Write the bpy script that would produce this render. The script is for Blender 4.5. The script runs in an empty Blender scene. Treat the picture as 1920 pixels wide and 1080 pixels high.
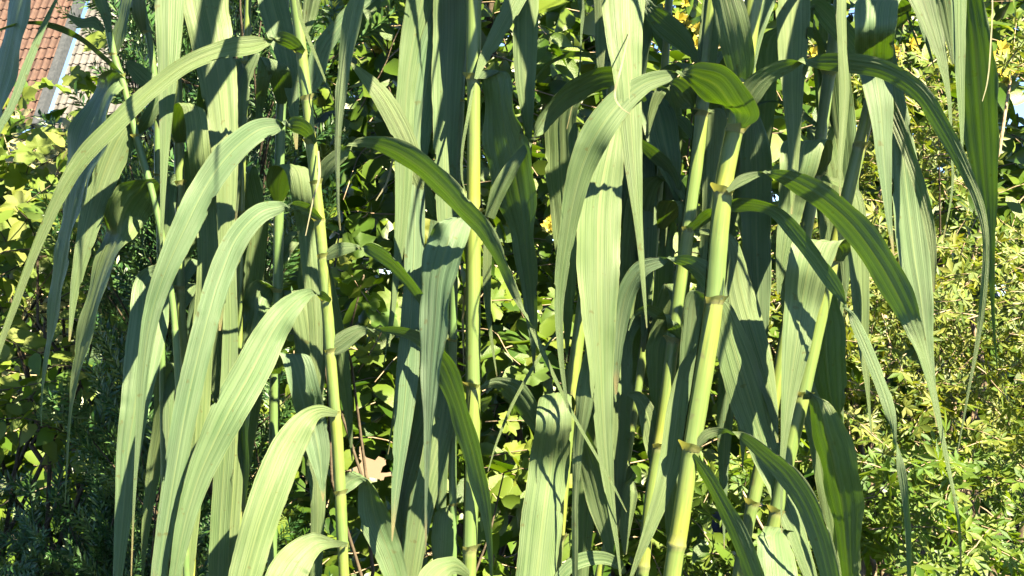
import bpy, bmesh, math, random
import numpy as np
from mathutils import Vector, Matrix, noise
R = math.radians
# ------------------------------------------------------------------ camera, sky, sun, exposure
scene = bpy.context.scene
COL = scene.collection
CAM_Y, CAM_Z, K = -2.2, 1.5, 1.35 / 1920.0
cam = bpy.data.cameras.new('camera'); cam.sensor_width = 36; cam.lens = 36 * 2.2 / 1.35
cam.clip_start = 0.05; cam.clip_end = 2000
cam_o = bpy.data.objects.new('camera', cam); COL.objects.link(cam_o)
cam_o.location = (0, CAM_Y, CAM_Z); cam_o.rotation_euler = (R(90), 0, 0)
scene.camera = cam_o

SUN = Vector((0.46, -0.52, 0.72)).normalized()          # towards the sun: behind the camera, to its right, high
world = bpy.data.worlds.new('World'); scene.world = world; world.use_nodes = True
wn = world.node_tree.nodes; wl = world.node_tree.links
sky = wn.new('ShaderNodeTexSky'); sky.sky_type = 'NISHITA'; sky.sun_disc = False
sky.sun_elevation = math.asin(SUN.z); sky.sun_rotation = math.atan2(SUN.x, SUN.y)
sky.altitude = 1500; sky.air_density = 0.6; sky.dust_density = 0.3; sky.ozone_density = 2.5
bg = wn['Background']; bg.inputs['Strength'].default_value = 0.06
wl.new(sky.outputs[0], bg.inputs['Color'])
sun = bpy.data.lights.new('sun', 'SUN'); sun.energy = 5.0; sun.angle = R(0.5); sun.color = (1.0, 0.86, 0.60)
sun_o = bpy.data.objects.new('sun', sun); COL.objects.link(sun_o)
sun_o.location = (3, -6, 8); sun_o.rotation_euler = SUN.to_track_quat('Z', 'Y').to_euler()
vs = scene.view_settings; vs.view_transform = 'Standard'; vs.look = 'None'; vs.gamma = 1.0
vs.use_curve_mapping = False; vs.exposure = 2.6
scene.cycles.max_bounces = 8; scene.cycles.transmission_bounces = 6; scene.cycles.diffuse_bounces = 0

# ------------------------------------------------------------------ helpers
rng = random.Random(7)
def P(px, py, y):                      # photograph pixel at world depth y -> world point
    s = K * (y - CAM_Y) / -CAM_Y
    return Vector(((px - 960) * s, y, CAM_Z - (py - 540) * s))
def proj(p):
    s = K * (p.y - CAM_Y) / -CAM_Y
    return (960 + p.x / s, 540 - (p.z - CAM_Z) / s)
def tag(o, label=None, cat=None, group=None, kind=None):
    if label: o['label'] = label
    if cat: o['category'] = cat
    if group: o['group'] = group
    if kind: o['kind'] = kind
    return o
def empty(name, loc=(0, 0, 0), label=None, cat=None, group=None):
    o = bpy.data.objects.new(name, None); COL.objects.link(o); o.location = loc; o.empty_display_size = 0.1
    return tag(o, label, cat, group)
def link(name, me, mat=None, parent=None, loc=None):
    if mat and not me.materials: me.materials.append(mat)
    o = bpy.data.objects.new(name, me); COL.objects.link(o)
    if parent is not None: o.parent = parent
    if loc is not None: o.location = loc
    return o
def mesh(name, V, F, smooth=True, uv=None, uv2=None):
    me = bpy.data.meshes.new(name); me.from_pydata([tuple(v) for v in V], [], F)
    if uv is not None:
        l = me.uv_layers.new(name='UVMap')
        vi = np.empty(len(me.loops), dtype=np.int32); me.loops.foreach_get('vertex_index', vi)
        l.data.foreach_set('uv', np.asarray(uv, dtype=np.float32)[vi].ravel())
    if uv2 is not None:
        l = me.uv_layers.new(name='along'); l.data.foreach_set('uv', np.asarray(uv2, dtype=np.float32)[vi].ravel())
    if smooth: me.polygons.foreach_set('use_smooth', [True] * len(me.polygons))
    me.update(); return me
def catmull(A, n):
    A = np.asarray(A, dtype=float); m = len(A) - 1
    ext = np.vstack([2 * A[0] - A[1], A, 2 * A[-1] - A[-2]])
    out = []
    for i in range(n + 1):
        u = i / n * m; k = min(int(u), m - 1); f = u - k
        p0, p1, p2, p3 = ext[k], ext[k + 1], ext[k + 2], ext[k + 3]
        out.append(0.5 * (2 * p1 + (p2 - p0) * f + (2 * p0 - 5 * p1 + 4 * p2 - p3) * f * f + (3 * p1 - p0 - 3 * p2 + p3) * f ** 3))
    return np.array(out)
def tube(pts, rad, seg=10, off=Vector((0, 0, 0)), vpar=None):
    V, F, U = [], [], []
    n = len(pts)
    for i, p in enumerate(pts):
        a = Vector(pts[max(i - 1, 0)]); b = Vector(pts[min(i + 1, n - 1)]); t = (b - a).normalized()
        x = t.cross(Vector((0.13, 1, 0.07))).normalized(); y = t.cross(x)
        for k in range(seg):
            an = 2 * math.pi * k / seg
            V.append(Vector(p) - off + (x * math.cos(an) + y * math.sin(an)) * rad[i])
            U.append((k / seg, vpar[i] if vpar is not None else i / n))
    for i in range(n - 1):
        for k in range(seg):
            F.append((i * seg + k, i * seg + (k + 1) % seg, (i + 1) * seg + (k + 1) % seg, (i + 1) * seg + k))
    F.append(tuple(range(seg))[::-1]); F.append(tuple((n - 1) * seg + k for k in range(seg)))
    return V, F, U

# ------------------------------------------------------------------ materials
def newmat(name):
    m = bpy.data.materials.new(name); m.use_nodes = True
    nt = m.node_tree; nt.nodes.clear(); return m, nt
def N(nt, t, **kw):
    n = nt.nodes.new(t)
    for k, v in kw.items(): setattr(n, k, v)
    return n
def mixc(nt, fac, a, b, mode='MIX'):
    n = N(nt, 'ShaderNodeMix', data_type='RGBA', blend_type=mode)
    for sock, v in ((0, fac), (6, a), (7, b)):
        if isinstance(v, (tuple, float, int)):
            n.inputs[sock].default_value = v if sock == 0 else (*v[:3], 1)
        else: nt.links.new(v, n.inputs[sock])
    return n.outputs[2]
def ramp(nt, src, stops):
    r = N(nt, 'ShaderNodeValToRGB'); e = r.color_ramp.elements
    while len(e) < len(stops): e.new(0.5)
    for i, (p, c) in enumerate(stops): e[i].position = p; e[i].color = (*c[:3], 1) if not isinstance(c, float) else (c, c, c, 1)
    nt.links.new(src, r.inputs[0]); return r.outputs[0]
def leafy_out(nt, col, tcol, trans, rough, normal=None, spec=0.5, sheen=0.0):
    p = N(nt, 'ShaderNodeBsdfPrincipled'); t = N(nt, 'ShaderNodeBsdfTranslucent'); mx = N(nt, 'ShaderNodeMixShader'); o = N(nt, 'ShaderNodeOutputMaterial')
    nt.links.new(col, p.inputs['Base Color']); p.inputs['Roughness'].default_value = rough; p.inputs['Specular IOR Level'].default_value = spec
    nt.links.new(tcol, t.inputs['Color']); mx.inputs[0].default_value = trans
    nt.links.new(p.outputs[0], mx.inputs[1]); nt.links.new(t.outputs[0], mx.inputs[2]); nt.links.new(mx.outputs[0], o.inputs[0])
    if normal is not None: nt.links.new(normal, p.inputs['Normal'])

def reed_leaf_mat():
    m, nt = newmat('reed_leaf')
    uv = N(nt, 'ShaderNodeUVMap'); oi = N(nt, 'ShaderNodeObjectInfo')
    mp = N(nt, 'ShaderNodeMapping'); nt.links.new(uv.outputs[0], mp.inputs[0]); mp.inputs['Scale'].default_value = (1, 1, 1)
    va = N(nt, 'ShaderNodeVectorMath', operation='ADD'); cb = N(nt, 'ShaderNodeCombineXYZ')
    mu = N(nt, 'ShaderNodeMath', operation='MULTIPLY'); mu.inputs[1].default_value = 37.0
    nt.links.new(oi.outputs['Random'], mu.inputs[0]); nt.links.new(mu.outputs[0], cb.inputs[2])
    nt.links.new(mp.outputs[0], va.inputs[0]); nt.links.new(cb.outputs[0], va.inputs[1])
    def streak(sx, sy, det=3.0):
        q = N(nt, 'ShaderNodeMapping'); q.inputs['Scale'].default_value = (sx, sy, 1); nt.links.new(va.outputs[0], q.inputs[0])
        n = N(nt, 'ShaderNodeTexNoise'); n.inputs['Scale'].default_value = 1.0; n.inputs['Detail'].default_value = det; n.inputs['Roughness'].default_value = 0.6
        nt.links.new(q.outputs[0], n.inputs['Vector']); return n.outputs['Fac']
    fine = streak(70, 0.35, 2.0); broad = streak(17, 0.3, 3.0); blot = streak(2.2, 2.0, 4.0)
    f1 = ramp(nt, fine, [(0.38, 0.0), (0.56, 1.0)]); f2 = ramp(nt, broad, [(0.38, 0.0), (0.60, 1.0)]); f3 = ramp(nt, blot, [(0.35, 0.0), (0.7, 1.0)])
    hue = ramp(nt, oi.outputs['Random'], [(0.0, (0.138, 0.214, 0.096)), (0.5, (0.182, 0.246, 0.094)), (1.0, (0.144, 0.230, 0.126))])
    c = mixc(nt, f1, mixc(nt, 0.36, hue, (0.02, 0.07, 0.018)), hue)
    c = mixc(nt, f2, mixc(nt, 0.34, c, (0.02, 0.075, 0.026)), c)
    c2 = mixc(nt, 0.22, c, (0.24, 0.27, 0.17)); c = mixc(nt, f3, c, c2)
    # pale midrib line, yellowed margins
    sx = N(nt, 'ShaderNodeSeparateXYZ'); nt.links.new(uv.outputs[0], sx.inputs[0])
    d = N(nt, 'ShaderNodeMath', operation='SUBTRACT'); d.inputs[1].default_value = 0.5; nt.links.new(sx.outputs[0], d.inputs[0])
    ab = N(nt, 'ShaderNodeMath', operation='ABSOLUTE'); nt.links.new(d.outputs[0], ab.inputs[0])
    rib = ramp(nt, ab.outputs[0], [(0.0, 0.35), (0.018, 0.22), (0.03, 0.0), (0.485, 0.0), (0.5, 0.65)])
    c = mixc(nt, rib, c, (0.26, 0.30, 0.12))
    # brown flecks
    fl = N(nt, 'ShaderNodeTexNoise'); fl.inputs['Scale'].default_value = 90; fl.inputs['Detail'].default_value = 2
    tc = N(nt, 'ShaderNodeTexCoord'); nt.links.new(tc.outputs['Object'], fl.inputs['Vector'])
    fk = ramp(nt, fl.outputs['Fac'], [(0.68, 0.0), (0.73, 0.6)]); c = mixc(nt, fk, c, (0.11, 0.10, 0.035))
    u2 = N(nt, 'ShaderNodeUVMap', uv_map='along'); s2 = N(nt, 'ShaderNodeSeparateXYZ'); nt.links.new(u2.outputs[0], s2.inputs[0])
    tn = N(nt, 'ShaderNodeMath', operation='MULTIPLY_ADD'); tn.inputs[1].default_value = 0.16; nt.links.new(broad, tn.inputs[0]); nt.links.new(s2.outputs[0], tn.inputs[2])
    tr_ = N(nt, 'ShaderNodeMath', operation='MULTIPLY_ADD'); tr_.inputs[1].default_value = 0.10; nt.links.new(oi.outputs['Random'], tr_.inputs[0]); nt.links.new(tn.outputs[0], tr_.inputs[2])
    hf = N(nt, 'ShaderNodeMath', operation='MULTIPLY'); hf.inputs[1].default_value = 0.5; nt.links.new(tr_.outputs[0], hf.inputs[0])
    tip = ramp(nt, hf.outputs[0], [(0.0, 0.0), (0.5, 0.0), (0.548, 0.0), (0.565, 0.75)]); c = mixc(nt, tip, c, (0.30, 0.25, 0.12))
    tcol = mixc(nt, f1, (0.062, 0.15, 0.002), (0.105, 0.21, 0.004))
    tcol = mixc(nt, rib, tcol, (0.2, 0.26, 0.03))
    b = N(nt, 'ShaderNodeBump'); b.inputs['Strength'].default_value = 0.8; b.inputs['Distance'].default_value = 0.0016
    hm = N(nt, 'ShaderNodeMath', operation='MULTIPLY_ADD'); hm.inputs[1].default_value = 0.7
    nt.links.new(broad, hm.inputs[0]); nt.links.new(fine, hm.inputs[2]); nt.links.new(hm.outputs[0], b.inputs['Height'])
    leafy_out(nt, c, tcol, 0.26, 0.42, b.outputs[0], 0.32)
    return m
def cane_mat(name='reed_cane', green=0.0):
    m, nt = newmat(name)
    uv = N(nt, 'ShaderNodeUVMap'); sx = N(nt, 'ShaderNodeSeparateXYZ'); nt.links.new(uv.outputs[0], sx.inputs[0])
    fr = N(nt, 'ShaderNodeMath', operation='FRACT'); nt.links.new(sx.outputs[1], fr.inputs[0])
    base = ramp(nt, fr.outputs[0], [(0.0, (0.17, 0.17, 0.06)), (0.02, (0.25, 0.26, 0.10)), (0.06, (0.17, 0.22, 0.055)), (0.5, (0.20, 0.25, 0.05)), (0.85, (0.26, 0.29, 0.04)), (0.975, (0.28, 0.28, 0.06)), (1.0, (0.16, 0.15, 0.05))])
    q = N(nt, 'ShaderNodeMapping'); q.inputs['Scale'].default_value = (14, 1.5, 1); nt.links.new(uv.outputs[0], q.inputs[0])
    n = N(nt, 'ShaderNodeTexNoise'); n.inputs['Scale'].default_value = 1.5; n.inputs['Detail'].default_value = 3; nt.links.new(q.outputs[0], n.inputs['Vector'])
    k = ramp(nt, n.outputs['Fac'], [(0.35, 0.0), (0.7, 1.0)])
    base = mixc(nt, green, base, (0.105, 0.19, 0.065))
    c = mixc(nt, k, base, mixc(nt, 0.55, base, (0.06, 0.12, 0.03)))
    oi = N(nt, 'ShaderNodeObjectInfo'); rr = ramp(nt, oi.outputs['Random'], [(0.0, 0.0), (1.0, 0.35)])
    c = mixc(nt, rr, c, (0.07, 0.15, 0.05))
    n2 = N(nt, 'ShaderNodeTexNoise'); n2.inputs['Scale'].default_value = 60; tc = N(nt, 'ShaderNodeTexCoord'); nt.links.new(tc.outputs['Object'], n2.inputs['Vector'])
    c = mixc(nt, ramp(nt, n2.outputs['Fac'], [(0.66, 0.0), (0.76, 0.6)]), c, (0.12, 0.11, 0.05))
    p = N(nt, 'ShaderNodeBsdfPrincipled'); o = N(nt, 'ShaderNodeOutputMaterial'); nt.links.new(c, p.inputs['Base Color']); p.inputs['Roughness'].default_value = 0.42
    b = N(nt, 'ShaderNodeBump'); b.inputs['Strength'].default_value = 0.3; b.inputs['Distance'].default_value = 0.001; nt.links.new(n.outputs['Fac'], b.inputs['Height']); nt.links.new(b.outputs[0], p.inputs['Normal'])
    nt.links.new(p.outputs[0], o.inputs[0]); return m
def foliage_mat(name, cols, tcols, trans=0.3, rough=0.45, vein=True, spec=0.5):
    m, nt = newmat(name)
    g = N(nt, 'ShaderNodeNewGeometry'); oi = N(nt, 'ShaderNodeObjectInfo')
    ad = N(nt, 'ShaderNodeMath', operation='ADD'); nt.links.new(g.outputs['Random Per Island'], ad.inputs[0]); nt.links.new(oi.outputs['Random'], ad.inputs[1])
    fr = N(nt, 'ShaderNodeMath', operation='FRACT'); nt.links.new(ad.outputs[0], fr.inputs[0])
    n = len(cols) - 1
    c = ramp(nt, fr.outputs[0], [(i / n, x) for i, x in enumerate(cols)]); n = len(tcols) - 1
    t = ramp(nt, fr.outputs[0], [(i / max(n, 1), x) for i, x in enumerate(tcols)])
    nz = N(nt, 'ShaderNodeTexNoise'); nz.inputs['Scale'].default_value = 55; nz.inputs['Detail'].default_value = 3
    tc = N(nt, 'ShaderNodeTexCoord'); nt.links.new(tc.outputs['Object'], nz.inputs['Vector'])
    c = mixc(nt, ramp(nt, nz.outputs['Fac'], [(0.35, 0.0), (0.75, 0.45)]), c, mixc(nt, 0.5, c, (0.05, 0.09, 0.02)))
    nrm = None
    if vein:
        b = N(nt, 'ShaderNodeBump'); b.inputs['Strength'].default_value = 0.35; b.inputs['Distance'].default_value = 0.003; nt.links.new(nz.outputs['Fac'], b.inputs['Height']); nrm = b.outputs[0]
    leafy_out(nt, c, t, trans, rough, nrm, spec); return m
def plain_mat(name, a, b, scale=20, rough=0.8, bump=0.3, dist=0.01, detail=6):
    m, nt = newmat(name)
    tc = N(nt, 'ShaderNodeTexCoord'); nz = N(nt, 'ShaderNodeTexNoise'); nz.inputs['Scale'].default_value = scale; nz.inputs['Detail'].default_value = detail
    nt.links.new(tc.outputs['Object'], nz.inputs['Vector'])
    oi = N(nt, 'ShaderNodeObjectInfo')
    c = mixc(nt, ramp(nt, nz.outputs['Fac'], [(0.3, 0.0), (0.7, 1.0)]), a, b)
    hv = N(nt, 'ShaderNodeHueSaturation'); nt.links.new(c, hv.inputs['Color'])
    v = N(nt, 'ShaderNodeMapRange'); nt.links.new(oi.outputs['Random'], v.inputs[0]); v.inputs[3].default_value = 0.78; v.inputs[4].default_value = 1.2; nt.links.new(v.outputs[0], hv.inputs['Value'])
    p = N(nt, 'ShaderNodeBsdfPrincipled'); o = N(nt, 'ShaderNodeOutputMaterial'); nt.links.new(hv.outputs[0], p.inputs['Base Color']); p.inputs['Roughness'].default_value = rough
    bm = N(nt, 'ShaderNodeBump'); bm.inputs['Strength'].default_value = bump; bm.inputs['Distance'].default_value = dist; nt.links.new(nz.outputs['Fac'], bm.inputs['Height']); nt.links.new(bm.outputs[0], p.inputs['Normal'])
    nt.links.new(p.outputs[0], o.inputs[0]); return m
M_LEAF = reed_leaf_mat(); M_CANE = cane_mat()
M_COLLAR = foliage_mat('reed_collar', [(0.27, 0.28, 0.10), (0.34, 0.34, 0.15), (0.22, 0.26, 0.07)], [(0.40, 0.42, 0.06), (0.45, 0.45, 0.1)], 0.3, 0.5)
M_SHEATH = cane_mat('reed_sheath', 0.2); M_GREEN_CANE = cane_mat('young_reed_cane', 0.8)
M_DRY = foliage_mat('dry_strand', [(0.24, 0.22, 0.12), (0.30, 0.28, 0.17)], [(0.3, 0.28, 0.1), (0.3, 0.28, 0.1)], 0.25, 0.6)
M_BROAD = foliage_mat('broad_leaf', [(0.022, 0.065, 0.006), (0.07, 0.13, 0.012), (0.14, 0.20, 0.022), (0.045, 0.10, 0.012)], [(0.08, 0.18, 0.003), (0.16, 0.28, 0.006)], 0.28, 0.36)
M_VINE = foliage_mat('vine_leaf', [(0.07, 0.15, 0.02), (0.14, 0.21, 0.025), (0.20, 0.23, 0.035), (0.09, 0.17, 0.03)], [(0.15, 0.28, 0.008), (0.22, 0.3, 0.012)], 0.36, 0.5)
M_GOLD = foliage_mat('golden_leaf', [(0.05, 0.115, 0.014), (0.15, 0.20, 0.025), (0.25, 0.26, 0.05), (0.07, 0.14, 0.016), (0.19, 0.22, 0.035), (0.035, 0.09, 0.014)], [(0.2, 0.3, 0.012), (0.3, 0.32, 0.02)], 0.34, 0.5)
M_GOLDGREEN = foliage_mat('green_palmate_leaf', [(0.045, 0.11, 0.014), (0.09, 0.16, 0.02), (0.15, 0.20, 0.025)], [(0.2, 0.36, 0.01), (0.28, 0.4, 0.02)], 0.32, 0.45)
M_NEEDLE = foliage_mat('needle', [(0.018, 0.065, 0.02), (0.04, 0.11, 0.028), (0.09, 0.17, 0.05)], [(0.04, 0.12, 0.006), (0.06, 0.15, 0.01)], 0.12, 0.38, vein=False)
M_FLOWER = foliage_mat('yellow_petal', [(0.62, 0.50, 0.05), (0.70, 0.58, 0.09)], [(0.6, 0.5, 0.04), (0.6, 0.5, 0.04)], 0.3, 0.5, vein=False)
M_CREAM = foliage_mat('cream_leaf', [(0.40, 0.40, 0.18), (0.50, 0.47, 0.26), (0.30, 0.34, 0.10)], [(0.4, 0.42, 0.1), (0.4, 0.42, 0.1)], 0.3, 0.55, vein=False)
M_BARK = plain_mat('bark', (0.05, 0.036, 0.02), (0.11, 0.085, 0.05), 40, 0.85, 0.6)
M_TWIG = plain_mat('pale_twig', (0.24, 0.17, 0.10), (0.38, 0.30, 0.19), 60, 0.8, 0.4)

# ------------------------------------------------------------------ ground
def ground():
    m, nt = newmat('lawn')
    tc = N(nt, 'ShaderNodeTexCoord'); a = N(nt, 'ShaderNodeTexNoise'); a.inputs['Scale'].default_value = 0.8; a.inputs['Detail'].default_value = 8
    b = N(nt, 'ShaderNodeTexNoise'); b.inputs['Scale'].default_value = 40; b.inputs['Detail'].default_value = 4
    nt.links.new(tc.outputs['Object'], a.inputs['Vector']); nt.links.new(tc.outputs['Object'], b.inputs['Vector'])
    c = mixc(nt, ramp(nt, a.outputs['Fac'], [(0.35, 0.0), (0.65, 1.0)]), (0.06, 0.11, 0.025), (0.12, 0.16, 0.04))
    c = mixc(nt, ramp(nt, b.outputs['Fac'], [(0.4, 0.0), (0.7, 0.8)]), c, (0.10, 0.08, 0.04))
    p = N(nt, 'ShaderNodeBsdfPrincipled'); o = N(nt, 'ShaderNodeOutputMaterial'); nt.links.new(c, p.inputs['Base Color']); p.inputs['Roughness'].default_value = 0.9
    bm = N(nt, 'ShaderNodeBump'); bm.inputs['Distance'].default_value = 0.03; nt.links.new(b.outputs['Fac'], bm.inputs['Height']); nt.links.new(bm.outputs[0], p.inputs['Normal']); nt.links.new(p.outputs[0], o.inputs[0])
    n = 60; V, F = [], []
    for j in range(n + 1):
        for i in range(n + 1):
            sx = (i / n * 2 - 1); sy = (j / n * 2 - 1)
            x = 300 * sx * abs(sx) ** 1.5; y = 300 * sy * abs(sy) ** 1.5
            z = 0.05 * noise.noise((x * 0.3, y * 0.3, 0)) - 0.03
            V.append((x, y, z))
    for j in range(n):
        for i in range(n):
            k = j * (n + 1) + i; F.append((k, k + 1, k + n + 2, k + n + 1))
    tag(link('lawn', mesh('lawn', V, F), m), kind='structure')
ground()

# ------------------------------------------------------------------ giant reed clump
# canes: key -> depth (cm towards the camera), width px, points (photo px), node heights (photo py), label
CANES = {
 'S1': (0, 20, [(545, -120), (552, -20), (566, 100), (583, 260), (600, 420), (612, 560), (622, 690), (634, 850), (645, 1080)], [-90, 100, 186, 268, 345, 414, 482, 562, 660, 775, 925, 1022],
        'slender yellow-green reed cane with broad pale leaves arching to its left'),
 'S2': (-2, 26, [(889, -120), (888, 100), (888, 300), (887, 600), (886, 800), (880, 1080)], [-100, 148, 402, 726, 1030],
        'upright reed cane behind the teal hanging blade, big dark leaf at its upper node'),
 'S3': (5, 34, [(1425, -90), (1405, 60), (1390, 170), (1376, 250), (1354, 370), (1338, 560), (1322, 680), (1296, 840), (1276, 980), (1260, 1080)], [-60, 178, 244, 362, 566, 842],
        'thickest reed cane, leaning, bright yellow-green with leaves arching both ways'),
 'S4': (-5, 26, [(1690, -90), (1658, 80), (1618, 250), (1574, 430), (1540, 580), (1505, 740), (1475, 870), (1447, 1000), (1430, 1080)], [-40, 60, 275, 490, 742, 960],
        'leaning reed cane in front of the golden maple with folded pale blade hanging beside it'),
 'S5': (-22, 24, [(1590, -100), (1572, 20), (1553, 150), (1534, 290), (1512, 430), (1478, 600), (1442, 800), (1414, 930), (1384, 1080)], [-30, 140, 330, 520, 790, 945],
        'rear leaning reed cane half hidden behind pale blades, left of the golden maple'),
 'S6': (-9, 24, [(1350, -110), (1336, 0), (1320, 160), (1306, 300), (1288, 440), (1272, 560), (1244, 780), (1222, 920), (1204, 1080)], [-60, 215, 432, 640, 838],
        'reed cane in part shade just left of the thickest cane'),
 'S7': (-6, 24, [(1180, -110), (1160, 80), (1142, 220), (1112, 440), (1086, 620), (1068, 770), (1052, 950), (1040, 1080)], [-80, 200, 470, 775, 1010],
        'reed cane behind the broadest pale striped blade'),
 'S8': (-26, 15, [(1262, -110), (1245, 150), (1238, 330), (1222, 500), (1202, 690), (1162, 940), (1142, 1010), (1122, 1080)], [-50, 180, 428, 590, 740, 930],
        'thin shaded reed cane deep inside the clump'),
 'S10': (-24, 18, [(536, -110), (532, 60), (528, 190), (523, 375), (521, 545), (516, 700), (513, 860), (510, 1080)], [-60, 192, 376, 547, 698, 880],
        'shaded blue-green reed cane behind the slender cane with folded dark leaf bases'),
 'S11': (-18, 18, [(322, -110), (328, 60), (335, 260), (337, 400), (337, 540), (348, 690), (356, 860), (360, 1080)], [-30, 266, 345, 542, 706, 900],
        'reed cane behind the hanging pale blades at the left of the clump'),
 'S12': (-6, 13, [(176, -120), (194, 0), (214, 104), (232, 160), (256, 258), (288, 372), (306, 460), (330, 640), (350, 1080)], [-60, 104, 146, 256, 342],
        'thin leaning reed cane at far left with drooping dark green leaves'),
 'S13': (-16, 12, [(252, -110), (266, 0), (284, 100), (294, 200), (296, 330), (302, 560), (310, 1080)], [-40, 62, 180, 330],
        'thin dark green reed cane behind the leaning one at far left'),
 'S14': (-13, 14, [(880, -110), (872, 20), (864, 180), (856, 330), (850, 600), (848, 800), (850, 1080)], [-40, 190, 420, 640, 948],
        'thin greenish reed cane close beside the upright cane, with a pale papery collar low down'),
 'S18': (-22, 13, [(470, -110), (462, 100), (452, 400), (448, 700), (448, 900), (446, 1080)], [-50, 120, 400, 690, 960],
        'thin yellow reed cane hidden behind the pale hanging blades, showing near the bottom'),
 'S19': (2, 26, [(1860, -600), (1800, -300), (1770, -160), (1752, -110)], [-500, -300, -160],
        'leaning reed whose long narrow blades hang down at the upper right'),
}
CANES.pop('S19')
near = lambda d: d * 0.55 if -60 < d < 0 else d          # the clump is shallow
CANES = {k: (near(v[0]),) + v[1:] for k, v in CANES.items()}
Z = 0
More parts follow.
